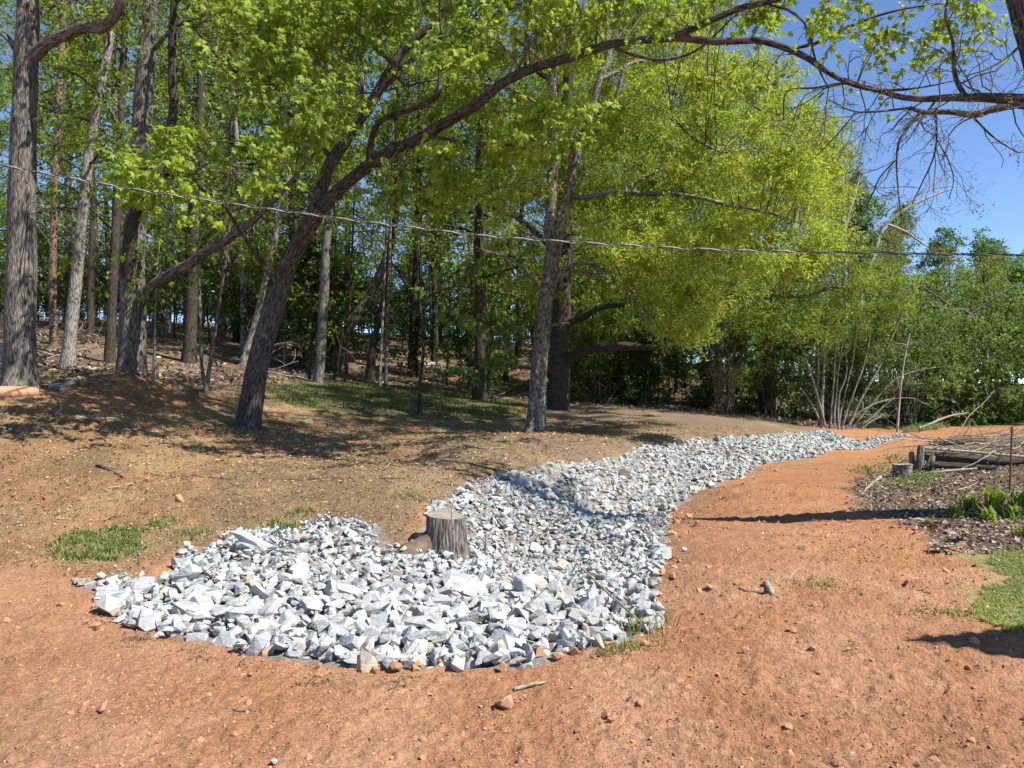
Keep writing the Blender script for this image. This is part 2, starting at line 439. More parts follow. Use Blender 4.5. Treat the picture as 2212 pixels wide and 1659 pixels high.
# ------------------------------------------------------------------ terrain
CTRL_PX = [
    (165, 1262, 6.3), (0, 1250, 6.1), (-300, 1250, 6.0), (100, 1150, 7.7), (200, 1000, 10.4), (500, 1050, 9.7), (800, 1100, 8.4), (0, 900, 13.0), (0, 1050, 9.3),
    (640, 1145, 7.7), (400, 1190, 7.1), (900, 1130, 8.1), (40, 838, 15.0), (283, 828, 17.6), (146, 793, 22.0), (535, 925, 16.0), (430, 830, 19.5), (-250, 820, 15.0),
    (1155, 950, 19.0), (960, 1190, 7.65), (950, 1085, 8.9), (1050, 1030, 10.3), (1180, 1000, 12.0), (1330, 975, 14.2), (1500, 950, 17.5), (1700, 935, 22.0),
    (900, 1000, 11.9), (1300, 940, 17.2), (700, 1000, 11.9), (800, 900, 19.5), (1000, 905, 20.5), (1350, 880, 27.0), (1560, 893, 27.0), (1700, 915, 26.0),
    (900, 830, 30.0), (700, 800, 30.0), (500, 760, 30.0), (250, 730, 30.0), (50, 720, 30.0), (1100, 850, 31.0),
    (1150, 1222, 8.3), (1000, 1290, 6.5), (800, 1300, 6.2), (1350, 1132, 11.0), (1480, 1080, 13.4), (1600, 1012, 16.4), (1800, 962, 21.4),
    (1780, 930, 24.5), (1940, 935, 25.5), (1640, 1008, 15.3), (1560, 1047, 12.3), (1440, 1120, 9.4), (1450, 1180, 7.8), (1420, 1250, 6.5), (1400, 1372, 5.05),
    (1850, 975, 19.0), (2212, 925, 26.0), (1950, 1028, 13.0), (2212, 1010, 13.0), (2100, 1085, 10.5), (2100, 1160, 8.3), (2150, 1300, 5.8), (1700, 1150, 8.6), (1900, 1000, 16.0),
    (1250, 780, 40.0), (900, 745, 42.0), (600, 720, 42.0), (200, 690, 44.0), (1700, 860, 40.0), (2100, 860, 42.0), (2300, 905, 32.0),
    (1700, 815, 70.0), (2200, 818, 75.0), (1250, 752, 66.0), (800, 735, 70.0), (300, 715, 72.0), (2700, 880, 30.0), (2800, 1000, 13.0), (-500, 720, 32.0), (-500, 800, 17.0),
]
CTRL = [PX(*c) for c in CTRL_PX]
for x_ in (-5, -2.5, 0, 2.5, 5):
    for y_ in (0.0, 2.2, 4.2):
        CTRL.append(np.array([x_, y_, 0.0]))
for x_, y_, z_ in ((-12, -6, 0.1), (12, -6, 0.0), (0, -15, 0), (-20, 4, 0.8), (18, 5, 0.0), (9, 6, 0.0), (-9, 5, 0.15)):
    CTRL.append(np.array([x_, y_, z_]))
CTRL = np.array(CTRL)
RMAX = 78.0

def _phi(r2):
    return 0.5 * r2 * np.log(r2 + 1e-9)
_c2 = CTRL[:, :2]
_K = _phi(((_c2[:, None] - _c2[None]) ** 2).sum(-1)) + np.eye(len(CTRL)) * 0.12
_Pm = np.hstack([np.ones((len(CTRL), 1)), _c2])
_A = np.block([[_K, _Pm], [_Pm.T, np.zeros((3, 3))]])
_sol = np.linalg.solve(_A, np.concatenate([CTRL[:, 2], np.zeros(3)]))

def H(x, y):
    x = np.asarray(x, float); y = np.asarray(y, float)
    shp = np.broadcast(x, y).shape
    x = np.broadcast_to(x, shp).ravel(); y = np.broadcast_to(y, shp).ravel()
    r = np.hypot(x, y) + 1e-9
    k = np.minimum(1.0, RMAX / r)
    xs, ys = x * k, y * k
    ys = np.where(ys < -16, -16, ys)
    out = np.empty(len(xs))
    for i in range(0, len(xs), 60000):
        q = np.stack([xs[i:i + 60000], ys[i:i + 60000]], 1)
        out[i:i + 60000] = _phi(((q[:, None] - _c2[None]) ** 2).sum(-1)) @ _sol[:-3] + _sol[-3] + q @ _sol[-2:]
    return np.clip(out, -1.5, 9).reshape(shp)

_D = np.concatenate([np.arange(1.5, 30, 0.02), np.arange(30, 90, 0.1)])
def G(px, py):
    """where the sight line through a point of the photograph meets the terrain"""
    x = (px - CX) / FPX * _D; z = CAM_H - (py - CY) / FPX * _D
    h = H(x, _D)
    hit = np.nonzero(z <= h)[0]
    i = hit[0] if len(hit) else len(_D) - 1
    return np.array([x[i], _D[i], h[i]])

def GP(pts):
    return [tuple(G(*p)[:2]) for p in pts]

ROCK_OUT = [(180, 1266), (225, 1312), (300, 1357), (420, 1385), (520, 1412), (700, 1443), (850, 1450), (1000, 1449), (1150, 1446), (1225, 1420), (1300, 1402), (1385, 1378), (1415, 1300),
            (1412, 1250), (1432, 1200), (1447, 1155), (1437, 1112), (1490, 1080), (1560, 1045), (1630, 1018), (1640, 1004), (1750, 990), (1850, 972), (1965, 938), (1900, 944), (1855, 956), (1826, 948),
            (1780, 932), (1700, 938), (1600, 946), (1500, 951), (1400, 963), (1340, 986), (1250, 1001), (1180, 1001), (1100, 1026), (1040, 1041), (980, 1066), (945, 1090), (925, 1130), (880, 1180), (845, 1190),
            (830, 1140), (780, 1128), (720, 1122), (640, 1146), (560, 1150), (500, 1158), (455, 1185), (395, 1192), (380, 1242), (290, 1268), (240, 1255)]
ROCK_POLY = GP(ROCK_OUT)
LEFT_ZONE = GP([(165, 1255), (290, 1250), (380, 1195), (640, 1140), (860, 1200), (940, 1090), (1100, 1060), (1340, 1010), (1500, 985), (1700, 962), (1790, 945)]) + [(14, 34), (14, 60), (-70, 60), (-70, 4.5), (-12, 5.6)]
_lz_front = GP([(-200, 1235), (40, 1225)])
LEFT_ZONE = LEFT_ZONE[:-1] + _lz_front
FOREST = GP([(-400, 845), (0, 842), (300, 838), (420, 850), (560, 835), (700, 830), (900, 838), (1100, 862), (1300, 880), (1500, 892), (1690, 915), (1780, 926)]) + [(13, 27), (15, 29), (30, 30), (45, 40), (45, 90), (-90, 90), (-90, 15)]
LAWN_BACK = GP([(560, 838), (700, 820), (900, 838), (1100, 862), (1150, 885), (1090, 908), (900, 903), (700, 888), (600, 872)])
MOUND = GP([(60, 858), (200, 836), (262, 818), (330, 826), (420, 868), (350, 900), (150, 892), (60, 905)])
MULCH = GP([(1860, 1035), (1930, 1012), (1975, 985), (2010, 962), (2120, 945), (2400, 935), (2400, 1190), (2212, 1196), (2120, 1202), (2050, 1190), (1980, 1145), (1850, 1085), (1810, 1060)])
LAWN = GP([(2060, 1204), (2200, 1200), (2500, 1195), (2500, 1385), (2212, 1362), (2130, 1345), (2085, 1322), (2100, 1280), (2150, 1250), (2110, 1222)])
VERGE = GP([(1440, 1120), (1490, 1078), (1560, 1040), (1640, 1000), (1760, 985), (1800, 985), (1700, 1012), (1640, 1050), (1560, 1090), (1500, 1120), (1480, 1200), (1440, 1280), (1420, 1390), (1300, 1425), (1260, 1440), (1390, 1375), (1415, 1290)])
GRASS_L = GP([(60, 1205), (110, 1178), (230, 1155), (330, 1122), (368, 1112), (352, 1150), (300, 1205), (260, 1215), (150, 1210)])
FARGREEN = [(13.5, 26.5), (18.0, 27.5), (40, 31), (60, 80), (-10, 80), (8, 45)]

def relief(xf, yf):
    """lumps, clods and the tracks of the machine, on top of the smooth terrain"""
    xf = np.asarray(xf, float); yf = np.asarray(yf, float)
    Rf = np.hypot(xf, yf)
    n_lo = fbm(xf * 0.45, yf * 0.45, 3); n_md = fbm(xf * 1.7, yf * 1.7, 21)
    near = np.clip(1.25 - Rf / 40, 0.15, 1)
    lz = inpoly(xf, yf, LEFT_ZONE)
    dz = (fbm(xf * 1.3, yf * 1.3, 41) - 0.5) * 0.04 * near + (fbm(xf * 6, yf * 6, 55) - 0.5) * 0.018 * near + (vnoise(xf * 20, yf * 20, 61) - 0.5) * 0.020 * near
    clay = ~(lz | inpoly(xf, yf, MULCH) | inpoly(xf, yf, LAWN)) & (Rf < 14)
    dz += clay * np.clip(vnoise(xf * 15, yf * 15, 77) - 0.72, 0, 1) * 0.06
    dz += clay * np.clip(vnoise(xf * 24, yf * 24, 78) - 0.6, 0, 1) * 0.05
    tr = np.clip((fbm(xf * 0.6 + 4, yf * 0.6, 90) - 0.42) * 5, 0, 1)
    dz += (np.sin((xf * 0.5 + yf * 0.86) * 2 * np.pi / 0.13 + 5 * n_md) * 0.020 * tr) * (clay & (xf > 0.6))
    lt = lz & (Rf < 17) & (xf < -1)
    dz += (np.sin((xf * 0.25 + yf * 0.97) * 2 * np.pi / 0.2 + 7 * n_md) * 0.030) * np.clip(n_lo * 2 - 0.5, 0, 1) * lt
    dz += lz * (Rf < 20) * np.clip(vnoise(xf * 13, yf * 17, 79) - 0.55, 0, 1) * 0.08
    dz += 0.22 * np.exp(-((xf + 8.95) ** 2 + (yf - 17.6) ** 2) / 0.9)
    return dz

def HZ(x, y):
    return H(x, y) + relief(x, y)

def ground_mesh():
    a_f = np.radians(np.arange(-46, 46.01, 0.2))
    a_b = np.radians(np.arange(50, 311, 4.0))
    ang = np.concatenate([a_f, a_b])
    rad = [0.5]
    while rad[-1] < 32: rad.append(rad[-1] * (1.0052 if rad[-1] > 2.9 else 1.05))
    while rad[-1] < 900: rad.append(rad[-1] * 1.045)
    rad = np.array(rad)
    A, R = np.meshgrid(ang, rad)
    x = np.sin(A) * R; y = np.cos(A) * R
    z = H(x, y)
    na, nr = len(ang), len(rad)
    xf, yf = x.ravel(), y.ravel(); Rf = R.ravel()
    # soft outlines: warp the lookup with noise
    wx = xf + (fbm(xf * 2.2, yf * 2.2, 5) - 0.5) * 0.5 * np.clip(Rf / 8, 0.4, 3); wy = yf + (fbm(xf * 2.2, yf * 2.2, 9) - 0.5) * 0.7 * np.clip(Rf / 8, 0.4, 3)
    jit = [(wx + (vnoise(xf * 3.1, yf * 3.1, 200 + k) - 0.5) * 0.5 * np.clip(Rf / 8, 0.35, 2.5), wy + (vnoise(xf * 3.1, yf * 3.1, 300 + k) - 0.5) * 0.6 * np.clip(Rf / 8, 0.35, 2.5)) for k in range(6)]
    def M(poly): return inpoly(wx, wy, poly)
    def soft(poly): return sum(inpoly(a_, b_, poly).astype(float) for a_, b_ in jit) / len(jit)
    n_lo = fbm(xf * 0.45, yf * 0.45, 3); n_md = fbm(xf * 1.7, yf * 1.7, 21); n_hi = fbm(xf * 7, yf * 7, 33)
    col = np.empty((len(xf), 3))
    def mixc(a, b, t): return np.asarray(a)[None] * (1 - t[:, None]) + np.asarray(b)[None] * t[:, None]
    def lay(c, t):
        col[:] = col * (1 - t[:, None]) + c * t[:, None]
    up = lambda n, a=0.3, g=2.4: np.clip((n - a) * g, 0, 1)
    lay_c = mixc((0.35, 0.178, 0.096), (0.415, 0.235, 0.138), up(n_md)); col[:] = lay_c
    far = np.clip((Rf - 6) / 8, 0, 1)
    lay(mixc((0.335, 0.155, 0.073), (0.395, 0.20, 0.105), n_md), far)
    lay(np.array([[0.30, 0.165, 0.095]]), np.clip((n_lo - 0.52) * 4, 0, 0.55))
    tan = mixc((0.195, 0.128, 0.068), (0.30, 0.202, 0.108), up(n_md))
    grey = mixc((0.155, 0.115, 0.078), (0.225, 0.168, 0.112), n_md)
    gk = np.clip((xf + 4.5) / 4.0, 0, 1) * np.clip((n_lo - 0.15) * 2.8, 0, 1)
    tan = tan * (1 - gk[:, None]) + grey * gk[:, None]
    rk = np.clip((n_lo - 0.60) * 5, 0, 0.35) * (xf < 1); tan = tan * (1 - rk[:, None]) + np.array((0.34, 0.17, 0.085)) * rk[:, None]
    lz = M(LEFT_ZONE)
    lay(tan, soft(LEFT_ZONE))
    lay(mixc((0.12, 0.085, 0.058), (0.24, 0.17, 0.11), up(n_md, 0.25, 2)), soft(FOREST))
    lay(mixc((0.29, 0.13, 0.058), (0.37, 0.19, 0.095), n_md), soft(MOUND) * up(n_hi, 0.2, 2.5))
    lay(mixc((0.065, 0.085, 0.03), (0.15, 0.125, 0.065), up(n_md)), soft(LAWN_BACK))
    lay(mixc((0.19, 0.12, 0.075), (0.33, 0.18, 0.10), up(n_md)), soft(VERGE) * up(n_hi, 0.32, 3.0))
    lay(mixc((0.085, 0.062, 0.046), (0.20, 0.145, 0.10), n_hi), soft(MULCH))
    lay(mixc((0.22, 0.21, 0.08), (0.36, 0.29, 0.15), up(n_md)), soft(LAWN))
    lay(mixc((0.15, 0.14, 0.06), (0.28, 0.19, 0.11), n_hi), soft(GRASS_L))
    rp = inpoly(xf, yf, ROCK_POLY)
    lay(mixc((0.18, 0.155, 0.13), (0.31, 0.285, 0.255), n_hi), rp.astype(float))
    lay(mixc((0.06, 0.085, 0.025), (0.14, 0.13, 0.055), n_md), soft(FARGREEN) * (~rp))
    lay(mixc((0.07, 0.10, 0.03), (0.14, 0.15, 0.05), n_lo), (Rf > 80).astype(float))
    dz = relief(xf, yf)
    z = z + dz.reshape(z.shape)
    mb = MB()
    V = np.stack([x, y, z], -1).reshape(-1, 3)
    i = np.arange(nr - 1)[:, None] * na; j = np.arange(na)[None]; j2 = (j + 1) % na
    F = np.stack([i + j, i + na + j, i + na + j2, i + j2], -1).reshape(-1, 4)
    tint = np.concatenate([col, np.ones((len(col), 1))], 1)
    mb.add(V, F, None, tint)
    # close the middle
    c = mb.n
    mb.add(np.vstack([V[:na], [[0, 0, 0]]]), np.array([[k, (k + 1) % na, na] for k in range(na)]), None, np.vstack([tint[:na], tint[:1]]))
    o = mb.build('ground', M_EARTH, smooth=True)
    o['kind'] = 'structure'
    return o
GROUND = ground_mesh()

# ------------------------------------------------------------------ stones: hull shapes shared by everything angular
import bmesh
def hull_shape(rng, n=13, box=(1, 0.72, 0.5), cut=0.55):
    bm = bmesh.new()
    p = rng.normal(size=(n, 3)); p /= np.linalg.norm(p, axis=1)[:, None]
    p = np.sign(p) * np.abs(p) ** cut
    p *= rng.uniform(0.78, 1.0, (n, 1)) * np.array(box) * 0.5
    for q in p: bm.verts.new(q)
    r = bmesh.ops.convex_hull(bm, input=bm.verts)
    for v in [v for v in bm.verts if not v.link_faces]: bm.verts.remove(v)
    bmesh.ops.triangulate(bm, faces=bm.faces)
    bm.verts.index_update()
    V = np.array([v.co[:] for v in bm.verts]); F = np.array([[v.index for v in f.verts] for f in bm.faces])
    bm.free()
    return V, F
_r = np.random.default_rng(11)
STONES = [hull_shape(_r, int(_r.integers(12, 20)), (1, _r.uniform(0.5, 0.85), _r.uniform(0.3, 0.65)), _r.uniform(0.45, 0.8)) for _ in range(40)]
CLODS = [hull_shape(_r, 12, (1, 0.85, 0.7), 1.0) for _ in range(10)]
CRUMBS = [hull_shape(_r, 7, (1, 0.85, 0.75), 1.0) for _ in range(10)]

def rots(rng, n, tilt):
    """random spin about z, then a tilt"""
    a = rng.uniform(0, 2 * np.pi, n); b = rng.normal(0, tilt, n); c = rng.normal(0, tilt, n)
    ca, sa, cb, sb, cc, sc = np.cos(a), np.sin(a), np.cos(b), np.sin(b), np.cos(c), np.sin(c)
    Z = np.zeros(n); O = np.ones(n)
    Ra = np.stack([np.stack([ca, -sa, Z], -1), np.stack([sa, ca, Z], -1), np.stack([Z, Z, O], -1)], 1)
    Rb = np.stack([np.stack([O, Z, Z], -1), np.stack([Z, cb, -sb], -1), np.stack([Z, sb, cb], -1)], 1)
    Rc = np.stack([np.stack([cc, Z, sc], -1), np.stack([Z, O, Z], -1), np.stack([-sc, Z, cc], -1)], 1)
    return Rb @ Rc @ Ra

def shape_mesh(name, V, F, mat, smooth=False):
    me = bpy.data.meshes.new(name)
    me.from_pydata(V.tolist(), [], F.tolist())
    me.materials.append(mat)
    if smooth:
        me.polygons.foreach_set('use_smooth', [True] * len(me.polygons))
    me.update()
    return me

def place(name, me, loc, R, s, parent=None):
    o = bpy.data.objects.new(name, me)
    COL.objects.link(o)
    M4 = Matrix(np.vstack([np.hstack([R * s, np.zeros((3, 1))]), [[0, 0, 0, 1]]]).tolist())
    if parent is not None:
        o.parent = parent
        loc = np.asarray(loc) - np.array(parent.location)
    M4.translation = Vector(loc)
    o.matrix_local = M4
    return o

def riprap():
    rng = np.random.default_rng(5)
    poly = np.array(ROCK_POLY)
    lo, hi = poly.min(0), poly.max(0)
    root = thing('riprap_channel', 'long ditch filled with pale grey angular quarry rock winding from the clay to the woods', 'rock channel', (*G(1000, 1300)[:2], G(1000, 1300)[2]))
    P_, S_, L_ = [], [], []
    def layer(cell, smean, spread, zlift, keep, lay):
        nx = int((hi[0] - lo[0]) / cell) + 1; ny = int((hi[1] - lo[1]) / cell) + 1
        gx, gy = np.meshgrid(np.arange(nx), np.arange(ny))
        x = lo[0] + (gx.ravel() + rng.uniform(0, 1, gx.size)) * cell; y = lo[1] + (gy.ravel() + rng.uniform(0, 1, gx.size)) * cell
        x2 = x + (fbm(x * 3, y * 3, 7) - 0.5) * 0.35; y2 = y + (fbm(x * 3, y * 3, 8) - 0.5) * 0.35
        ok = inpoly(x2, y2, ROCK_POLY) & keep(x, y, rng.uniform(0, 1, len(x)))
        x, y = x[ok], y[ok]
        s = smean(x, y) * np.exp(rng.normal(0, spread, len(x)))
        z = H(x, y) + zlift(x, y) + s * rng.uniform(-0.02, 0.2, len(x))
        P_.append(np.stack([x, y, z], 1)); S_.append(s); L_.append(np.full(len(x), lay))
    big = lambda x, y: np.clip(1 - (np.hypot((x + 1.1) / 2.4, (y - 5.3) / 1.3) - 0.6), 0, 1)      # coarse stones at the near left end
    layer(0.085, lambda x, y: 0.105 + 0 * x, 0.25, lambda x, y: 0 * x - 0.025, lambda x, y, u: u < np.where(y < 13, 1.0, 0.55), 0)
    layer(0.09, lambda x, y: 0.095 + 0.04 * big(x, y), 0.33, lambda x, y: 0.012 + 0.02 * big(x, y), lambda x, y, u: u < 0.75, 1)
    layer(0.155, lambda x, y: 0.104 + 0.04 * big(x, y), 0.30, lambda x, y: 0.025 + 0.03 * big(x, y), lambda x, y, u: u < 0.35 + 0.45 * big(x, y), 2)
    layer(0.06, lambda x, y: 0.055 + 0 * x, 0.3, lambda x, y: 0.06 + 0 * x, lambda x, y, u: (y < 10) & (u < 0.30 - 0.2 * big(x, y)), 0)
    P = np.concatenate(P_); S = np.concatenate(S_); L = np.concatenate(L_)
    # a rim of bigger stones along the near edge
    e = []
    for a, b in zip(ROCK_OUT[:14], ROCK_OUT[1:15]):
        A_, B_ = G(*a), G(*b)
        n = max(1, int(np.linalg.norm(B_ - A_) / 0.16))
        for k in range(n):
            t = (k + rng.uniform(0, 1)) / n; q = A_ * (1 - t) + B_ * t
            e.append((q[0] + rng.normal(0, 0.03), q[1] + 0.09 + rng.normal(0, 0.04), rng.uniform(0.08, 0.17)))
    e = np.array(e)
    if len(e):
        ez = H(e[:, 0], e[:, 1]) + 0.005
        P = np.vstack([P, np.column_stack([e[:, :2], ez])]); S = np.concatenate([S, e[:, 2] * np.clip(1.1 - (e[:, 0] + 1.5) * 0.13, 0.6, 1.1)]); L = np.concatenate([L, np.full(len(e), 2)])
    st = G(963, 1192)
    keep = np.hypot(P[:, 0] - st[0], P[:, 1] - st[1] - 0.05) > 0.24
    P, S, L = P[keep], S[keep], L[keep]
    R = rots(rng, len(P), 0.5)
    score = S / P[:, 1] * np.where(L == 0, 0.3, 1) * np.where(L == 2, 1.25, 1)
    order = np.argsort(-score)
    main = set(order[:296].tolist())
    meshes = [shape_mesh('stone', V, F, M_STONE) for V, F in STONES]
    mb = MB()
    var = rng.integers(0, len(STONES), len(P))
    for i in range(len(P)):
        if i in main:
            place('stone', meshes[var[i]], P[i], R[i], S[i] * 1.06, root)
    for v in range(len(STONES)):
        idx = np.array([i for i in np.nonzero(var == v)[0] if i not in main])
        if not len(idx): continue
        V, F = STONES[v]
        W = np.einsum('nij,kj->nki', R[idx], V) * (S[idx][:, None, None] * 1.06) + P[idx][:, None]
        k = len(V)
        mb.add(W.reshape(-1, 3), (F[None] + (np.arange(len(idx)) * k)[:, None, None]).reshape(-1, 3))
    mb.build('stone_fill', M_STONE, root, kind='stuff')
    # a few stones that stand out in the photograph
    def special(px, py, size, box, rot, label, dz=0.08):
        q = G(px, py)
        V, F = hull_shape(np.random.default_rng(int(px)), 15, box, 0.5)
        o = place('stone', shape_mesh('stone', V, F, M_STONE), q + np.array([0, 0, dz]), np.array(Matrix.Rotation(rot[2], 3, 'Z') @ Matrix.Rotation(rot[0], 3, 'X') @ Matrix.Rotation(rot[1], 3, 'Y')), size, root)
        o['label'] = label
    special(548, 1195, 0.55, (1, 0.26, 0.18), (0.5, 0.6, 0.5), 'long pale slab leaning across the pile', 0.10)
    special(990, 1285, 0.55, (1, 0.75, 0.35), (0.35, 0.25, -0.3), 'broad mossy grey slab half sunk among smaller rocks', 0.04)
    special(1140, 1290, 0.30, (1, 0.8, 0.6), (0.2, 0.1, 0.4), 'blocky pale stone standing out of the fines', 0.10)
    print('stones', len(P))
    return root
RIPRAP = riprap()

# ------------------------------------------------------------------ loose clods on the clay
def clods():
    rng = np.random.default_rng(21)
    meshes = [shape_mesh('clod', V, F, M_CLOD) for V, F in CLODS]
    n = 70000
    y = 2.6 * (16 / 2.6) ** (rng.uniform(0, 1, n) ** 1.25)
    x = (rng.uniform(-0.78, 0.78, n)) * y
    w = fbm(x * 1.1, y * 1.1, 71)
    ok = ~inpoly(x, y, ROCK_POLY) & ~inpoly(x, y, MULCH) & ~inpoly(x, y, LAWN) & (rng.uniform(0, 1, n) < np.clip((w - 0.3) * 3, 0.15, 1))
    x, y = x[ok], y[ok]
    s = 0.0105 * np.exp(rng.normal(0, 0.52, len(x))) * np.clip(y / 5, 0.8, 1.7)
    lz = inpoly(x, y, LEFT_ZONE)
    s[lz] *= 0.9
    s[inpoly(x, y, VERGE)] *= 1.5
    z = HZ(x, y) + 0.12 * s
    R = rots(rng, len(x), 0.6)
    # larger ones named one by one
    score = s / y
    big = np.argsort(-score)[:220]
    s[big] *= 1.4
    isb = np.zeros(len(x), bool); isb[big] = True
    var = rng.integers(0, len(CLODS), len(x))
    P = np.stack([x, y, z], 1)
    for i in big:
        place('clod', meshes[var[i]], P[i], R[i], s[i], GROUND)
    mb = MB()
    for v, (V, F) in enumerate(CRUMBS):
        idx = np.nonzero((var == v) & ~isb)[0]
        W = np.einsum('nij,kj->nki', R[idx], V) * s[idx][:, None, None] + P[idx][:, None]
        mb.add(W.reshape(-1, 3), (F[None] + (np.arange(len(idx)) * len(V))[:, None, None]).reshape(-1, 3))
    o = mb.build('soil_crumbs', M_CLOD, None, kind='stuff')
    # clods that can be pointed at in the photograph
    spots = [(212, 1308, 0.10), (185, 1345, 0.07), (255, 1330, 0.07), (205, 1358, 0.11), (290, 1350, 0.06), (570, 1412, 0.08), (625, 1417, 0.06), (690, 1440, 0.055), (810, 1447, 0.08), (858, 1448, 0.10), (905, 1446, 0.09),
             (945, 1436, 0.10), (1085, 1443, 0.08), (1165, 1415, 0.10), (1205, 1420, 0.10), (1240, 1412, 0.10), (1312, 1390, 0.09), (1510, 1282, 0.07), (1535, 1278, 0.09), (1713, 1357, 0.075), (1770, 1450, 0.05), (185, 1532, 0.085), (218, 1535, 0.09),
             (1090, 1522, 0.13), (1850, 1180, 0.06), (1870, 1175, 0.06), (1960, 1268, 0.07), (120, 1475, 0.05), (540, 1340 + 120, 0.045), (1320, 1560, 0.05), (2100, 1600, 0.06), (1130, 1500, 0.05), (1655, 1165, 0.05), (700, 1530, 0.04)]
    for k, (px, py, sz) in enumerate(spots):
        q = G(px, py + (7 if py > 1300 else 0))
        q[2] = float(HZ(q[0], q[1]))
        place('clod', meshes[k % len(meshes)], q + np.array([0, 0, sz * 0.25]), rots(rng, 1, 0.4)[0], sz, GROUND)
clods()

# ------------------------------------------------------------------ litter and grass
def quads_litter(name, mat, pts, sizes, rng, aspect=(0.35, 0.8), tilt=0.45, lift=0.3):
    n = len(pts)
    V = np.array([[-0.5, -0.5, 0.0], [0.1, -0.5, 0.16], [0.5, 0.15, 0.0], [0.3, 0.55, 0.16], [-0.5, 0.35, 0.05]]) 
    F = np.array([[0, 1, 2], [0, 2, 3], [0, 3, 4]])
    R = rots(rng, n, tilt)
    asp = rng.uniform(*aspect, n)
    B = V[None] * np.stack([np.ones(n), asp, np.ones(n)], 1)[:, None]
    W = np.einsum('nij,nkj->nki', R, B) * sizes[:, None, None] + pts[:, None]
    W[..., 2] += (sizes * lift)[:, None]
    mb = MB(); mb.add(W.reshape(-1, 3), (F[None] + (np.arange(n) * 5)[:, None, None]).reshape(-1, 3))
    return mb.build(name, mat, None, kind='stuff')

def in_region(rng, poly, n, ypow=1.0):
    p = np.array(poly); lo, hi = p.min(0), p.max(0)
    out = []
    tot = 0
    while tot < n:
        q = rng.uniform(lo, hi, (n * 3, 2))
        q = q[rng.uniform(0, 1, len(q)) < (lo[1].clip(1) / q[:, 1].clip(1)) ** ypow]
        q = q[inpoly(q[:, 0] + (fbm(q[:, 0] * 2.5, q[:, 1] * 2.5, 51) - 0.5) * 0.9, q[:, 1] + (fbm(q[:, 0] * 2.5, q[:, 1] * 2.5, 52) - 0.5) * 0.9, poly)]
        out.append(q); tot += len(q)
        if len(out) > 60: break
    return np.concatenate(out)[:n]

def litter():
    rng = np.random.default_rng(31)
    q = in_region(rng, MULCH, 16000, 1.0); q = q[q[:, 1] < 20]
    quads_litter('leaf_litter', M_LITTER, np.column_stack([q, HZ(q[:, 0], q[:, 1])]), rng.uniform(0.02, 0.06, len(q)), rng)
    n = 36000
    y = 6 * (22 / 6) ** rng.uniform(0, 1, n); x = rng.uniform(-0.75, 0.35, n) * y
    ok = inpoly(x, y, LEFT_ZONE) & ~inpoly(x, y, ROCK_POLY); x, y = x[ok], y[ok]
    quads_litter('straw_litter', M_STRAW, np.stack([x, y, HZ(x, y)], 1), rng.uniform(0.02, 0.05, len(x)) * np.clip(y / 9, 0.8, 1.5), rng, aspect=(0.1, 0.4), tilt=0.3)
    n = 16000
    y = 15 * (46 / 15) ** rng.uniform(0, 1, n); x = rng.uniform(-0.8, 0.5, n) * y
    ok = inpoly(x, y, FOREST) & ~inpoly(x, y, LAWN_BACK); x, y = x[ok], y[ok]
    quads_litter('forest_litter', M_LITTER, np.stack([x, y, HZ(x, y)], 1), rng.uniform(0.06, 0.16, len(x)), rng)
litter()

def blades(name, mat, pts, hgt, rng, width=0.006, label=None, lean=0.45):
    n = len(pts)
    a = rng.uniform(0, 2 * np.pi, n); dx, dy = np.cos(a), np.sin(a)
    ln = rng.normal(0, lean, (n, 2))
    p = np.column_stack([pts, HZ(pts[:, 0], pts[:, 1]) - 0.005])
    w = width * rng.uniform(0.7, 1.4, n) if np.isscalar(width) else width
    side = np.stack([dx, dy, 0 * dx], 1) * w[:, None]
    mid = p + np.column_stack([ln * hgt[:, None] * 0.3, hgt * 0.6])
    tip = p + np.column_stack([ln * hgt[:, None], hgt * (1 - 0.25 * (ln ** 2).sum(1).clip(0, 2))])
    V = np.stack([p - side, p + side, mid - side * 0.8, mid + side * 0.8, tip], 1)
    F3 = np.array([[2, 3, 4]]); F4 = np.array([[0, 1, 3, 2]])
    mb = MB(); off = (np.arange(n) * 5)[:, None, None]
    v0 = V.reshape(-1, 3)
    mb.v.append(v0); mb.bark.append(np.zeros((len(v0), 3))); mb.n = len(v0)
    mb.f[3] = [(F3[None] + off).reshape(-1, 3)]; mb.f[4] = [(F4[None] + off).reshape(-1, 4)]
    return mb.build(name, mat, None, kind='stuff')

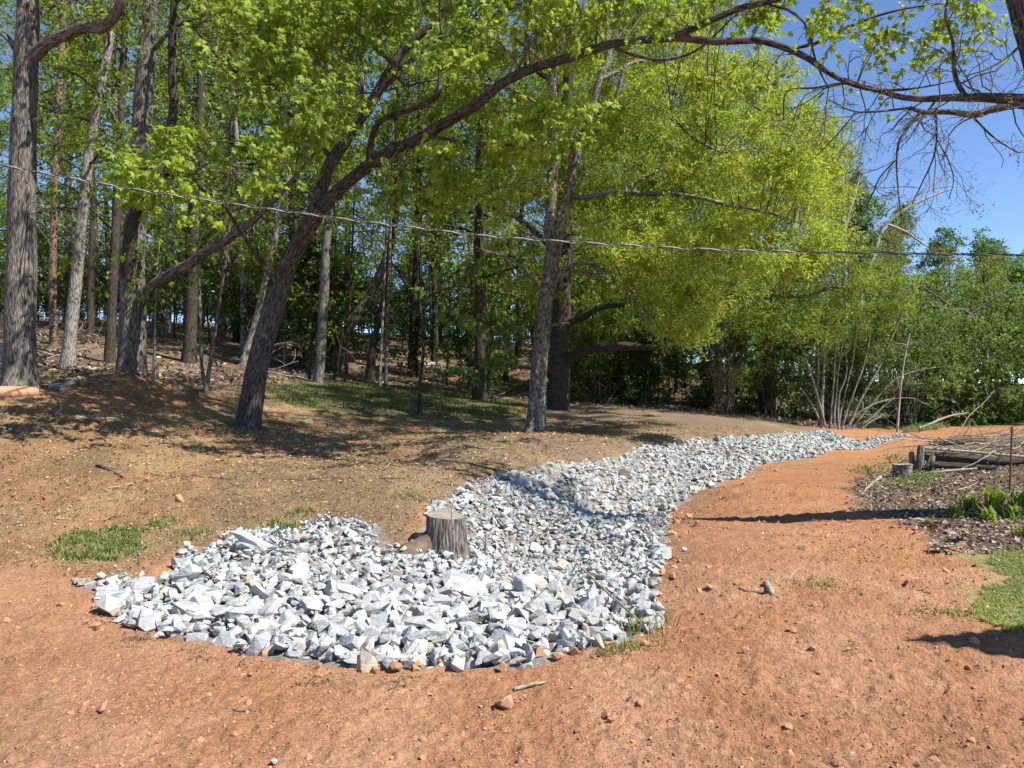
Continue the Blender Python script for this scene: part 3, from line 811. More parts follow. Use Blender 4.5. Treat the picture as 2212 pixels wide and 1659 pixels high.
def grass():
    rng = np.random.default_rng(41)
    q = in_region(rng, GRASS_L, 7500); w = fbm(q[:, 0] * 2.5, q[:, 1] * 2.5, 3); q = q[rng.uniform(0, 1, len(q)) < np.clip((w - 0.3) * 2.2, 0.04, 0.8)]
    blades('grass', M_GRASS, q, rng.uniform(0.025, 0.07, len(q)), rng, 0.005)
    q = in_region(rng, LAWN, 26000, 0.5); w = fbm(q[:, 0] * 1.5, q[:, 1] * 1.5, 3); q = q[rng.uniform(0, 1, len(q)) < np.clip((w - 0.2) * 4, 0.2, 1)]
    blades('lawn_grass', M_GRASS_PALE, q, rng.uniform(0.02, 0.055, len(q)), rng, 0.005, lean=0.7)
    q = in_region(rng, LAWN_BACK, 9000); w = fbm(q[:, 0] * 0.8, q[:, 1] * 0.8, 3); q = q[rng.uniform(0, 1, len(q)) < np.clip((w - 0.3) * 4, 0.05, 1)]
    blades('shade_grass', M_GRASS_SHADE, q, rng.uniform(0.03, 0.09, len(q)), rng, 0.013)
    a = GP([(1950, 938), (2060, 922), (2250, 905), (2250, 898), (2050, 908), (1960, 925)])
    q = in_region(rng, a, 3500)
    blades('verge_grass', M_GRASS, q, rng.uniform(0.06, 0.22, len(q)), rng, 0.02)
    # tufts at the rims of the rock
    tufts = [(608, 1148, 0.22, 'grey green grass tuft growing at the upper edge of the rocks', 200), (655, 1112, 0.14, 'low bright grass tuft on the tan soil left of the stump', 160), (412, 1160, 0.16, 'thin grass tuft on dusty soil beside the coarse stones', 130),
             (1385, 1365, 0.24, 'green weed clump at the right front corner of the rocks', 110), (885, 1075, 0.12, 'thin grass tuft behind the cut stump', 120), (1760, 1268, 0.09, 'small grass sod lying on the red path', 170), (300, 1262, 0.13, 'dry grass tuft by the left tip of the rock pile', 90),
             (1340, 1400, 0.10, 'short mown grass remnant at the front edge of the rocks', 160), (2060, 1330, 0.07, 'ragged sod edge between the lawn and the clay', 260)]
    for px, py, h, lab, n in tufts:
        g0 = G(px, py)
        q = g0[:2] + rng.normal(0, 1, (n, 2)) * np.array([0.11 if h > 0.1 else 0.16, 0.07])
        root = thing('grass_tuft', lab, 'grass tuft', g0, 'grass tufts around the rocks')
        o = blades('blades', M_GRASS, q, 0.62 * h * rng.uniform(0.3, 1.1, n), rng, 0.0045)
        o.parent = root; o.location = -root.location
grass()

def dead_grass():
    rng = np.random.default_rng(47)
    P_ = []
    for k in range(70):
        if k < 30: a = ROCK_OUT[int(rng.integers(1, 14))]; c = G(a[0] + rng.normal(0, 25), a[1] + rng.uniform(12, 45))[:2]
        else:
            y = rng.uniform(3.2, 9); c = np.array([rng.uniform(-0.66, 0.66) * y, y])
        if inpoly(c[0], c[1], LEFT_ZONE) or inpoly(c[0], c[1], ROCK_POLY): continue
        P_.append(c + rng.normal(0, 1, (int(rng.integers(8, 46)), 2)) * np.array([0.055, 0.035]))
    q = np.concatenate(P_)
    blades('dead_grass', M_DEADGRASS, q, rng.uniform(0.012, 0.035, len(q)), rng, 0.004, lean=1.1)
dead_grass()

# ------------------------------------------------------------------ leaves and trees
def _fan(pts, cz):
    p = [(x, y, -0.42 * abs(x) ** 1.2 - 0.22 * y * y) for x, y in pts]
    V = np.array([(0, 0.35, cz)] + p)
    n = len(p)
    return V, np.array([[0, 1 + k, 1 + (k + 1) % n] for k in range(n)])
_half = [(0, -0.02), (0.26, -0.06), (0.56, 0.16), (0.34, 0.36), (0.52, 0.74), (0.18, 0.62)]
LEAF_MAPLE = _fan(_half + [(0, 1.02)] + [(-x, y) for x, y in _half[:0:-1]], 0.03)
LEAF_LANCE = (np.array([(0, 0, 0), (0.17, 0.45, 0.03), (0, 1, -0.12), (-0.17, 0.45, 0.03)], float), np.array([[0, 1, 2], [0, 2, 3]]))
LEAF_STRAP = (np.array([(-0.05, 0, 0), (0.05, 0, 0), (0.07, 0.5, 0.16), (-0.07, 0.5, 0.16), (0, 1, 0.02)], float), np.array([[0, 1, 2], [0, 2, 3], [3, 2, 4]]))
LEAF_OVAL = (np.array([(0, 0, 0), (0.33, 0.38, 0.05), (0.1, 1, -0.1), (-0.34, 0.55, 0.04)], float), np.array([[0, 1, 2], [0, 2, 3]]))

def leaf_frames(tip, nrm):
    y = tip / (np.linalg.norm(tip, axis=1)[:, None] + 1e-9)
    z = nrm - y * (nrm * y).sum(1)[:, None]
    z /= np.linalg.norm(z, axis=1)[:, None] + 1e-9
    x = np.cross(y, z)
    return np.stack([x, y, z], -1)

def add_leaves(mb, shape, pos, tip, nrm, size):
    V, F = shape
    R = leaf_frames(tip, nrm)
    W = np.einsum('nij,kj->nki', R, V) * size[:, None, None] + pos[:, None]
    n = len(pos)
    mb.add(W.reshape(-1, 3), (F[None] + (np.arange(n) * len(V))[:, None, None]).reshape(-1, 3))

def wander(rng, p, d, L, r0, r1, n=6, wob=0.18, droop=0.0, up=0.0):
    pts = [np.asarray(p, float)]
    d = np.asarray(d, float) / (np.linalg.norm(d) + 1e-9)
    st = L / (n - 1)
    for i in range(n - 1):
        d = d + rng.normal(0, wob, 3) + np.array([0, 0, up - droop])
        d /= np.linalg.norm(d)
        pts.append(pts[-1] + d * st)
    return np.column_stack([np.array(pts), np.linspace(r0, r1, n)])

class Foliage:
    """leaf sprays hung on limbs: every blob is joined to the nearest limb by a branch, carries twigs, and the twigs carry leaves"""
    def __init__(s, seed):
        s.rng = np.random.default_rng(seed)
        s.tw = MB(); s.lv = MB(); s.limb = []
    def limbs(s, P4):
        s.limb.append(np.asarray(P4)[:, :4])
    def blob(s, c, rad, nl, shape, size, ntw=6, droop=0.25, hang=0.3, flat=0.6, r=0.010, join=True, leafstart=0.15, nrm_up=0.9, sides=4, maxjoin=6.0):
        rng = s.rng
        c = np.asarray(c, float)
        outd = rng.normal(size=3) * 0.3
        if join and s.limb:
            A = np.concatenate(s.limb)
            dist = np.linalg.norm(A[:, :3] - c, axis=1) + np.maximum(0, A[:, 2] - c[2]) * 0.3
            k = int(np.argmin(dist)); p = A[k, :3]
            v = c - p; L = np.linalg.norm(v)
            if L < maxjoin and L > 0.05:
                n = max(4, int(L / 0.35)); t = np.linspace(0, 1, n)[:, None]
                bow = np.array([0, 0, 1.0]) * L * 0.14 * rng.uniform(0.2, 1.4)
                q = p + v * t + bow * (4 * t * (1 - t)) + np.cumsum(rng.normal(0, 0.035 * L / n * 2, (n, 3)), 0) * np.minimum(1, 4 * t * (1 - t))
                rr = np.linspace(min(A[k, 3] * 0.6, r * (0.7 + 0.35 * L)), r * 0.45, n)
                tube(s.tw, np.column_stack([q, rr]), 5 if sides > 3 else 4)
                outd = v / L
        P_, T_ = [], []
        per = max(1, nl // ntw)
        for j in range(ntw):
            d = outd * 0.7 + rng.normal(size=3) * np.array([1, 1, flat])
            L = rad * rng.uniform(0.7, 1.35)
            w = wander(rng, c, d, L, r * 0.55, r * 0.22, 5, 0.22, droop * 0.35)
            tube(s.tw, w, sides)
            t = rng.uniform(leafstart, 1.0, per) * 4
            i = np.minimum(t.astype(int), 3); f = (t - i)[:, None]
            q = w[i, :3] * (1 - f) + w[i + 1, :3] * f
            dd = w[i + 1, :3] - w[i, :3]; dd /= np.linalg.norm(dd, axis=1)[:, None] + 1e-9
            P_.append(q + rng.normal(0, 0.09 * rad, (per, 3)) * np.array([1, 1, 0.8])); T_.append(dd)
        P_ = np.concatenate(P_); T_ = np.concatenate(T_)
        n = len(P_)
        tip = T_ * 0.6 + rng.normal(0, 0.75, (n, 3)) - np.array([0, 0, hang])
        nrm = rng.normal(0, 0.55, (n, 3)) + np.array([0, 0, nrm_up])
        add_leaves(s.lv, shape, P_, tip, nrm, size * np.exp(rng.normal(0, 0.22, n)))

def clear_of(px, py, d, rows_list, wide, rng, depth=1.6):
    """push a spray behind a trunk or limb that the photograph shows bare"""
    for rows in rows_list:
        r = np.asarray(rows, float)
        t = np.linspace(0, len(r) - 1, len(r) * 8)
        X_ = np.interp(t, range(len(r)), r[:, 0]); Y_ = np.interp(t, range(len(r)), r[:, 1]); D_ = np.interp(t, range(len(r)), r[:, 2])
        q = np.hypot(X_ - px, Y_ - py); k = int(np.argmin(q))
        if q[k] < wide and d < D_[k] + 0.5:
            d = D_[k] + rng.uniform(0.6, 0.6 + depth)
    return d

def limb4(ctrl):
    """control rows (px, py, distance, width in px) of the photograph -> world rows (x, y, z, radius)"""
    return np.array([[*PX(a, b, d), w * 0.42 / FPX * d] for a, b, d, w in ctrl])

def rand_in_px(rng, poly, n):
    p = np.array(poly, float); lo, hi = p.min(0), p.max(0)
    out = np.zeros((0, 2))
    while len(out) < n:
        q = rng.uniform(lo, hi, (n * 3, 2)); q = q[inpoly(q[:, 0], q[:, 1], poly)]
        out = np.vstack([out, q])
    return out[:n]

def tree_root(name, label, base, cat='tree', group=None):
    return thing(name, label, cat, base, group)

def build_tree(name, label, trunk, limbs=(), bark=None, seed=1, sides=14, lump=0.07, flare=0.5, group=None, step=0.22, dark=()):
    """trunk and limbs from control rows; returns root, foliage holder"""
    base = PX(*trunk[0][:3]); 
    root = tree_root(name, label, base, group=group)
    T = limb4(trunk)
    T = np.vstack([T[0] + np.array([0, 0, -0.45, T[0, 3] * 0.08]), T])
    S = spline(T, step)
    mb = MB(); tube(mb, S, sides, lump, flare, seed)
    mb.build('trunk', bark, root, smooth=True)
    fo = Foliage(seed + 100)
    fo.limbs(S[len(S) // 3:])
    for k, l in enumerate(limbs):
        Lb = spline(limb4(l), step * 0.8)
        # roughen the run of the limb
        rg = np.random.default_rng(seed * 31 + k)
        j = np.cumsum(rg.normal(0, 1, (len(Lb), 3)), 0); j -= np.linspace(0, 1, len(j))[:, None] * j[-1]
        Lb[1:, :3] += (j * Lb[:, 3:4] * 0.10)[1:]
        m2 = MB(); tube(m2, Lb, 10 if Lb[0, 3] > 0.05 else 7, lump * 0.9, 0, seed + k)
        m2.build('limb', M_BARK_DARK if k in dark else bark, root, smooth=True)  # darker bark stands in for shade on the listed limbs
        fo.limbs(Lb)
    return root, fo

def finish(fo, root, leafmat, twigmat, leafname='crown', twigname='twigs'):
    if fo.tw.n: fo.tw.build(twigname, twigmat, root, smooth=True, kind='stuff')
    if fo.lv.n: fo.lv.build(leafname, leafmat, root, kind='stuff')

# ---- the leaning maple and its long arching limb
def lean_maple():
    trunk = [(533, 940, 16, 74), (538, 905, 16, 59), (553, 810, 16, 54), (583, 690, 15.9, 52), (618, 585, 15.8, 48), (658, 505, 15.6, 45), (692, 450, 15.4, 41)]
    M1 = [(680, 470, 15.5, 34), (705, 437, 15.4, 33), (762, 383, 15, 31), (830, 327, 14.5, 30), (890, 297, 14, 30), (945, 265, 13.4, 29), (1020, 225, 12.6, 27), (1085, 178, 12, 26), (1160, 145, 11.5, 25), (1230, 125, 11, 24), (1310, 98, 10.5, 23), (1400, 85, 10, 21), (1470, 79, 9.7, 20)]
    M1a = [(1440, 82, 9.8, 19), (1520, 50, 9.5, 19), (1590, 22, 9.3, 17), (1660, 5, 9, 15), (1730, -20, 8.8, 12), (1850, -60, 8.6, 8)]
    M1b = [(1455, 80, 9.75, 20), (1540, 92, 9.6, 19), (1630, 88, 9.5, 18), (1700, 105, 9.3, 16), (1750, 130, 9.2, 15), (1800, 165, 9.1, 13), (1850, 186, 9, 10), (1905, 196, 9.0, 8), (1985, 190, 9.0, 5), (2060, 175, 9, 3)]
    M1c = [(1700, 105, 9.3, 9), (1760, 95, 9.2, 9), (1830, 60, 9.1, 8), (1890, 35, 9, 7), (1960, 18, 8.9, 5), (2060, 5, 8.8, 3)]
    M1d = [(1640, 3, 9.1, 9), (1700, 20, 9.1, 8), (1738, 48, 9.1, 7), (1752, 90, 9.15, 6), (1765, 140, 9.2, 5), (1790, 190, 9.2, 4)]
    M1e = [(1330, 105, 10.4, 9), (1380, 122, 10.2, 9), (1440, 130, 10.0, 8), (1500, 112, 9.8, 7), (1540, 80, 9.7, 5), (1580, 40, 9.6, 4)]
    M2 = [(670, 490, 15.6, 34), (713, 352, 15.7, 31), (783, 250, 15.8, 28), (834, 167, 16, 25), (870, 115, 16, 23), (921, 69, 16, 20), (963, 21, 16, 17), (1010, -60, 16, 15), (1080, -200, 16, 9)]
    M3 = [(800, 225, 15.9, 18), (859, 115 + 40, 15.7, 16), (953, 83, 15.4, 15), (1012, 59, 15.2, 14), (1078, 28, 15, 12), (1180, -10, 14.6, 9), (1300, -80, 14, 6)]
    M4 = [(797, 345, 14.7, 17), (803, 295, 14.4, 16), (825, 262, 14.0, 15), (858, 246, 13.8, 15), (921, 226, 13.4, 15), (946, 205, 13.2, 14), (951, 180, 13.2, 13), (951, 156, 13.2, 12)]
    M5 = [(945, 172, 13.2, 7), (900, 178, 13.0, 6.5), (860, 188, 12.8, 6), (822, 199, 12.6, 5.5), (786, 201, 12.5, 5)]
    M6 = [(600, 620, 15.8, 12), (560, 560, 15.2, 10), (520, 500, 14.4, 9), (480, 440, 13.6, 8), (420, 400, 12.6, 6), (360, 380, 11.8, 4)]
    M7 = [(905, 287, 13.9, 12), (960, 300, 13.2, 10), (1020, 310, 12.4, 8), (1090, 312, 11.6, 6), (1170, 330, 11, 4)]
    M8 = [(718, 345, 15.7, 14), (640, 260, 15.0, 12), (560, 190, 14, 10), (480, 130, 13, 8), (420, 60, 12, 6)]
    M9 = [(855, 140, 15.9, 14), (760, 60, 15, 11), (680, 10, 14, 9), (600, -60, 13, 7)]
    root, fo = build_tree('leaning_maple', 'leaning brown maple whose long mossy limb arches over the rock channel', trunk, [M1, M1a, M1b, M1c, M1d, M1e, M2, M3, M4, M5, M6, M7, M8, M9], M_BARK_LICH, 3, 22, 0.07, 1.0)
    rng = np.random.default_rng(77)
    S = LEAF_MAPLE
    def region(poly, n, d0, d1, nl, rad, size, **k):
        for q in rand_in_px(rng, poly, n):
            d = clear_of(q[0], q[1], rng.uniform(d0, d1), (trunk, M1, M1a, M1b, M2[:6], M4), 46, rng)
            fo.blob(PX(q[0], q[1], d), rad * rng.uniform(0.7, 1.3), int(nl * rng.uniform(0.6, 1.4)), S, size, hang=0.55, **k)
    # bright nearer sprays
    region([(255, 340), (330, 290), (450, 310), (560, 300), (640, 350), (600, 400), (470, 450), (300, 440)], 24, 10.2, 12.4, 62, 0.42, 0.092, ntw=5)
    region([(330, 250), (420, 260), (420, 330), (330, 330)], 3, 10.5, 12, 34, 0.34, 0.10, ntw=4)
    region([(430, 60), (620, 40), (800, 130), (760, 260), (620, 250), (520, 170)], 30, 11.5, 14.5, 84, 0.6, 0.095)
    region([(380, -30), (950, -30), (900, 120), (700, 110), (480, 60)], 46, 11.5, 15, 92, 0.66, 0.095)
    region([(880, 190), (1020, 190), (1180, 250), (1260, 220), (1250, 320), (1100, 330), (960, 320)], 26, 10.8, 13, 60, 0.46, 0.09, ntw=5)
    region([(900, 20), (1400, -30), (1400, 60), (1150, 130), (1000, 140)], 30, 10, 14, 74, 0.6, 0.092)
    region([(950, 330), (1150, 330), (1180, 420), (1050, 450), (900, 420)], 16, 12, 14, 45, 0.45, 0.10)
    region([(780, 320), (1000, 330), (960, 440), (840, 430)], 10, 13, 15, 45, 0.45, 0.10)
    region([(1380, -30), (1800, -30), (1760, 40), (1560, 40), (1450, 60)], 14, 8.6, 9.8, 42, 0.40, 0.075, ntw=5)
    region([(1560, 110), (1760, 150), (1700, 220), (1560, 190)], 5, 8.8, 9.6, 28, 0.34, 0.07, ntw=5)
    region([(1720, 0), (2140, -20), (2160, 60), (2060, 130), (1950, 200), (1830, 170), (1740, 100)], 30, 8.4, 9.4, 24, 0.38, 0.07, ntw=5, r=0.007)
    region([(600, 250), (800, 300), (640, 420), (560, 330)], 14, 13, 15.4, 50, 0.45, 0.105)
    region([(550, -300), (1500, -260), (1500, -60), (500, -60)], 20, 11, 16, 70, 0.7, 0.11)
    region([(900, -70), (1500, -70), (2000, -110), (2150, -520), (900, -520)], 80, 10.4, 14, 95, 0.8, 0.10)  # sprays above the view, added to cast dappled shade on the left bank
    finish(fo, root, M_LEAF_MAPLE, M_TWIG)
    # the 300 leaves that show largest, one object each
    lm = [shape_mesh('leaf', V, F, M_LEAF_MAPLE) for V, F in [LEAF_MAPLE]]
    lr = np.random.default_rng(78)
    n = 0
    polys = [[(255, 340), (330, 290), (450, 310), (560, 300), (640, 350), (600, 400), (470, 450), (300, 440)], [(900, 200), (1020, 200), (1180, 250), (1260, 240), (1230, 320), (1100, 320), (960, 310)], [(500, 90), (680, 70), (760, 230), (620, 230)], [(1730, 10), (2090, 0), (2060, 110), (1900, 190), (1760, 120)]]
    A = np.concatenate([v for v in fo.tw.v])
    pr = np.stack([CX + A[:, 0] / A[:, 1] * FPX, CY - (A[:, 2] - CAM_H) / A[:, 1] * FPX], 1)
    for poly, cnt, lim in zip(polys, (110, 90, 40, 55), (12.8, 12.5, 14, 9.8)):
        ok = np.nonzero(inpoly(pr[:, 0], pr[:, 1], poly) & (A[:, 1] < lim))[0]
        if not len(ok): continue
        idx = lr.choice(ok, cnt)
        for i in idx:
            tip = lr.normal(0, 0.6, (1, 3)) - np.array([[0, 0.1, 0.7]]); nr = lr.normal(0, 0.5, (1, 3)) + np.array([[0.2, -0.25, 0.9]])
            place('leaf', lm[0], A[i] + lr.normal(0, 0.03, 3), leaf_frames(tip, nr)[0], (0.105 if lim > 10 else 0.08) * lr.uniform(0.8, 1.25), root)
lean_maple()

# ---- the pale oak in the middle with its yellow-green crown
def centre_oak():
    trunk = [(1155, 962, 19, 84), (1157, 935, 19, 56), (1160, 880, 19, 46), (1165, 780, 19, 43), (1172, 700, 19, 39), (1182, 625, 19, 37), (1192, 565, 19, 40), (1200, 520, 19, 42)]
    Ls = [
        [(1192, 560, 19, 30), (1187, 450, 19, 29), (1192, 330, 19, 26), (1198, 200, 19, 24), (1202, 100, 19, 22), (1200, 0, 19, 20), (1198, -160, 19, 14), (1190, -320, 19, 8)],
        [(1200, 560, 19, 28), (1215, 480, 19, 27), (1235, 400, 19, 25), (1255, 320, 19, 22), (1277, 250, 19, 20), (1300, 170, 19, 18), (1325, 90, 19, 15), (1345, 0, 19, 13), (1375, -140, 19, 8)],
        [(1255, 325, 19, 13), (1298, 262, 18.8, 12), (1330, 205, 18.6, 10), (1348, 140, 18.5, 8), (1370, 60, 18.4, 6)],
        [(1240, 425, 19, 15), (1300, 418, 18.6, 13), (1350, 413, 18.2, 13), (1430, 415, 17.8, 11), (1500, 421, 17.4, 10), (1570, 440, 17, 9), (1640, 455, 16.7, 7), (1730, 480, 16.5, 5)],
        [(1287, 248, 19, 13), (1340, 215, 18.6, 13), (1400, 225, 18.2, 11), (1455, 258, 17.8, 9), (1500, 300, 17.4, 7), (1560, 330, 17, 5)],
        [(1186, 640, 19, 15), (1212, 588, 18.6, 12), (1258, 568, 18.2, 10), (1312, 586, 17.8, 8), (1362, 640, 17.4, 7), (1400, 700, 17, 5), (1445, 765, 16.8, 3)],
        [(1195, 590, 19, 12), (1240, 585, 18.5, 10), (1330, 608, 18, 8), (1390, 650, 17.6, 6), (1430, 720, 17.3, 4)],
        [(1182, 640, 19, 13), (1145, 595, 18.7, 9), (1100, 558, 18.4, 7), (1040, 540, 18, 5)],
        [(1174, 705, 18.9, 12), (1200, 702, 18.6, 9), (1230, 698, 18.4, 7)],
        [(1215, 500, 19, 10), (1290, 500, 18.4, 8), (1360, 520, 17.9, 7), (1440, 580, 17.4, 5), (1490, 640, 17, 3)],
        [(1300, 170, 19, 10), (1390, 130, 19.5, 9), (1480, 150, 20, 8), (1580, 200, 20.5, 6), (1680, 260, 21, 4)],
        [(1350, 413, 18.2, 8), (1420, 370, 18.6, 7), (1520, 330, 19, 6), (1640, 320, 19.4, 4)],
        [(1196, 250, 19, 10), (1120, 200, 18.5, 8), (1050, 180, 18, 6), (980, 170, 17.6, 4)],
    ]
    root, fo = build_tree('willow_oak', 'pale forked oak with yellow green crown standing alone beside the rock channel', trunk, Ls, M_BARK_OAK, 5, 24, 0.05, 1.9)
    rng = np.random.default_rng(88)
    def region(poly, n, d0, d1, nl, rad, size=0.108, **k):
        for q in rand_in_px(rng, poly, n):
            d = clear_of(q[0], q[1], rng.uniform(d0, d1), (trunk, Ls[0], Ls[1], Ls[3]), 40, rng)
            if fbm(np.array([q[0] / 90]), np.array([q[1] / 45]), 5)[0] < 0.42: continue
            fo.blob(PX(q[0], q[1], d), rad * rng.uniform(0.7, 1.3), int(nl * rng.uniform(0.6, 1.4)), LEAF_LANCE, size, ntw=8, hang=0.05, flat=0.33, maxjoin=4.5, **k)
    region([(1230, 330), (1290, 230), (1450, 130), (1620, 180), (1760, 280), (1800, 400), (1790, 520), (1650, 600), (1480, 640), (1330, 560), (1240, 450)], 250, 15.2, 21.5, 350, 0.66)
    region([(1250, -520), (1640, -480), (1640, 40), (1500, 110), (1300, 60)], 60, 12.4, 17, 300, 0.85)  # crown drawn nearer and higher, added to shade the ground at the left
    region([(1000, -620), (1500, -620), (1500, -330), (1000, -330)], 36, 12.4, 18, 300, 0.9)  # more crown above the view, added for its shade
    region([(1290, 560), (1500, 600), (1560, 700), (1460, 740), (1390, 690)], 34, 16, 19, 280, 0.6)
    region([(1060, 440), (1190, 470), (1200, 620), (1130, 640), (1040, 560)], 18, 19.2, 21, 170, 0.5)
    region([(1060, 300), (1210, 250), (1240, 400), (1200, 480), (1080, 420)], 22, 19.4, 21.5, 220, 0.6)
    region([(1180, 40), (1500, 40), (1560, 150), (1300, 230), (1190, 200)], 48, 18.6, 22, 300, 0.7)
    region([(1000, -320), (1500, -320), (1520, 20), (1050, 20)], 26, 17, 22, 240, 0.8)
    finish(fo, root, M_LEAF_OAK, M_TWIG)
centre_oak()

# ---- dark oak behind it, with level lower limbs
def dark_oak():
    trunk = [(1205, 905, 25, 66), (1208, 830, 25, 52), (1212, 700, 25, 50), (1216, 600, 25, 46), (1224, 400, 25, 38), (1230, 150, 25, 30), (1236, -100, 25, 18)]
    Ls = [[(1212, 778, 24.9, 24), (1270, 752, 24.4, 22), (1340, 746, 23.8, 20), (1420, 751, 23.4, 15), (1500, 738, 23, 10), (1580, 700, 23, 6)],
          [(1220, 700, 24.9, 20), (1262, 682, 24.4, 17), (1300, 665, 24, 15), (1350, 660, 23.8, 12), (1430, 655, 23.5, 8), (1520, 640, 23, 5)],
          [(1222, 480, 25, 18), (1320, 420, 25, 14), (1440, 380, 25.5, 10), (1560, 370, 26, 6)],
          [(1218, 560, 25, 18), (1130, 480, 25, 14), (1040, 440, 25, 10), (960, 420, 25, 6)],
          [(1228, 260, 25, 16), (1340, 200, 25.5, 12), (1460, 200, 26, 9), (1560, 230, 26.5, 6)],
          [(1230, 200, 25, 16), (1120, 130, 25, 12), (1000, 100, 25, 8)]]
    root, fo = build_tree('dark_oak', 'dark trunked oak with level lower limbs just behind the pale forked oak', trunk, Ls, M_BARK_DARK, 9, 14, 0.07, 0.4)
    rng = np.random.default_rng(99)
    for poly, n in (([(1250, 350), (1500, 300), (1640, 420), (1600, 620), (1420, 680), (1280, 560)], 60), ([(950, 150), (1200, 60), (1230, 420), (1000, 470)], 34), ([(1240, 60), (1560, 120), (1560, 300), (1250, 300)], 34), ([(1250, 640), (1560, 620), (1560, 700), (1300, 700)], 12), ([(900, -300), (1600, -300), (1600, 40), (950, 40)], 24)):
        for q in rand_in_px(rng, poly, n):
            fo.blob(PX(q[0], q[1], rng.uniform(22.5, 28)), rng.uniform(0.7, 1.2), int(rng.uniform(120, 230)), LEAF_LANCE, 0.14, ntw=6, hang=0.05, maxjoin=5)
    finish(fo, root, M_LEAF_WOOD, M_BARK_DARK)
dark_oak()

# ---- second yellow oak, whose crown fills the right half of the yellow mass
def back_oak():
    trunk = [(1660, 905, 30, 40), (1660, 840, 30, 30), (1664, 700, 30, 27), (1660, 560, 30, 24), (1668, 400, 30, 20), (1675, 250, 30, 14), (1680, 120, 30, 8)]
    Ls = [[(1664, 640, 30, 14), (1720, 575, 29, 12), (1800, 548, 28, 9), (1880, 540, 27.5, 6), (1930, 545, 27, 4)],
          [(1662, 560, 30, 14), (1600, 500, 29, 11), (1520, 480, 28, 8), (1460, 470, 27, 5)],
          [(1668, 430, 30, 12), (1740, 380, 29, 9), (1800, 360, 28, 6)],
          [(1664, 660, 30, 15), (1600, 650, 28.5, 13), (1540, 645, 28, 9), (1480, 650, 27.5, 6)],
          [(1672, 300, 30, 11), (1740, 240, 29.5, 8), (1780, 200, 29, 5)],
          [(1664, 640, 30, 12), (1740, 640, 28, 11), (1810, 620, 27, 9), (1900, 640, 26.5, 5)]]
    root, fo = build_tree('yellow_oak', 'broad yellow green oak spreading over the far bend of the rocks', trunk, Ls, M_BARK_OAK, 12, 12, 0.06, 0.4)
    rng = np.random.default_rng(111)
    def region(poly, n, d0, d1, nl, rad, size):
        for q in rand_in_px(rng, poly, n):
            if fbm(np.array([q[0] / 80]), np.array([q[1] / 45]), 15)[0] < 0.41: continue
            fo.blob(PX(q[0], q[1], rng.uniform(d0, d1)), rad * rng.uniform(0.7, 1.3), int(nl * rng.uniform(0.6, 1.4)), LEAF_LANCE, size, ntw=7, hang=0.05, flat=0.5, maxjoin=6)
    region([(1500, 160), (1620, 100), (1740, 170), (1810, 260), (1835, 400), (1800, 520), (1640, 560), (1500, 430)], 170, 26, 31, 330, 1.1, 0.14)
    finish(fo, root, M_LEAF_OAK, M_TWIG)
    fo.tw, fo.lv = MB(), MB()
    region([(1480, 520), (1800, 500), (1950, 560), (1960, 660), (1850, 720), (1620, 720), (1480, 660)], 150, 24.5, 29, 300, 0.95, 0.12)
    finish(fo, root, M_LEAF_OAKGREEN, M_TWIG)
back_oak()

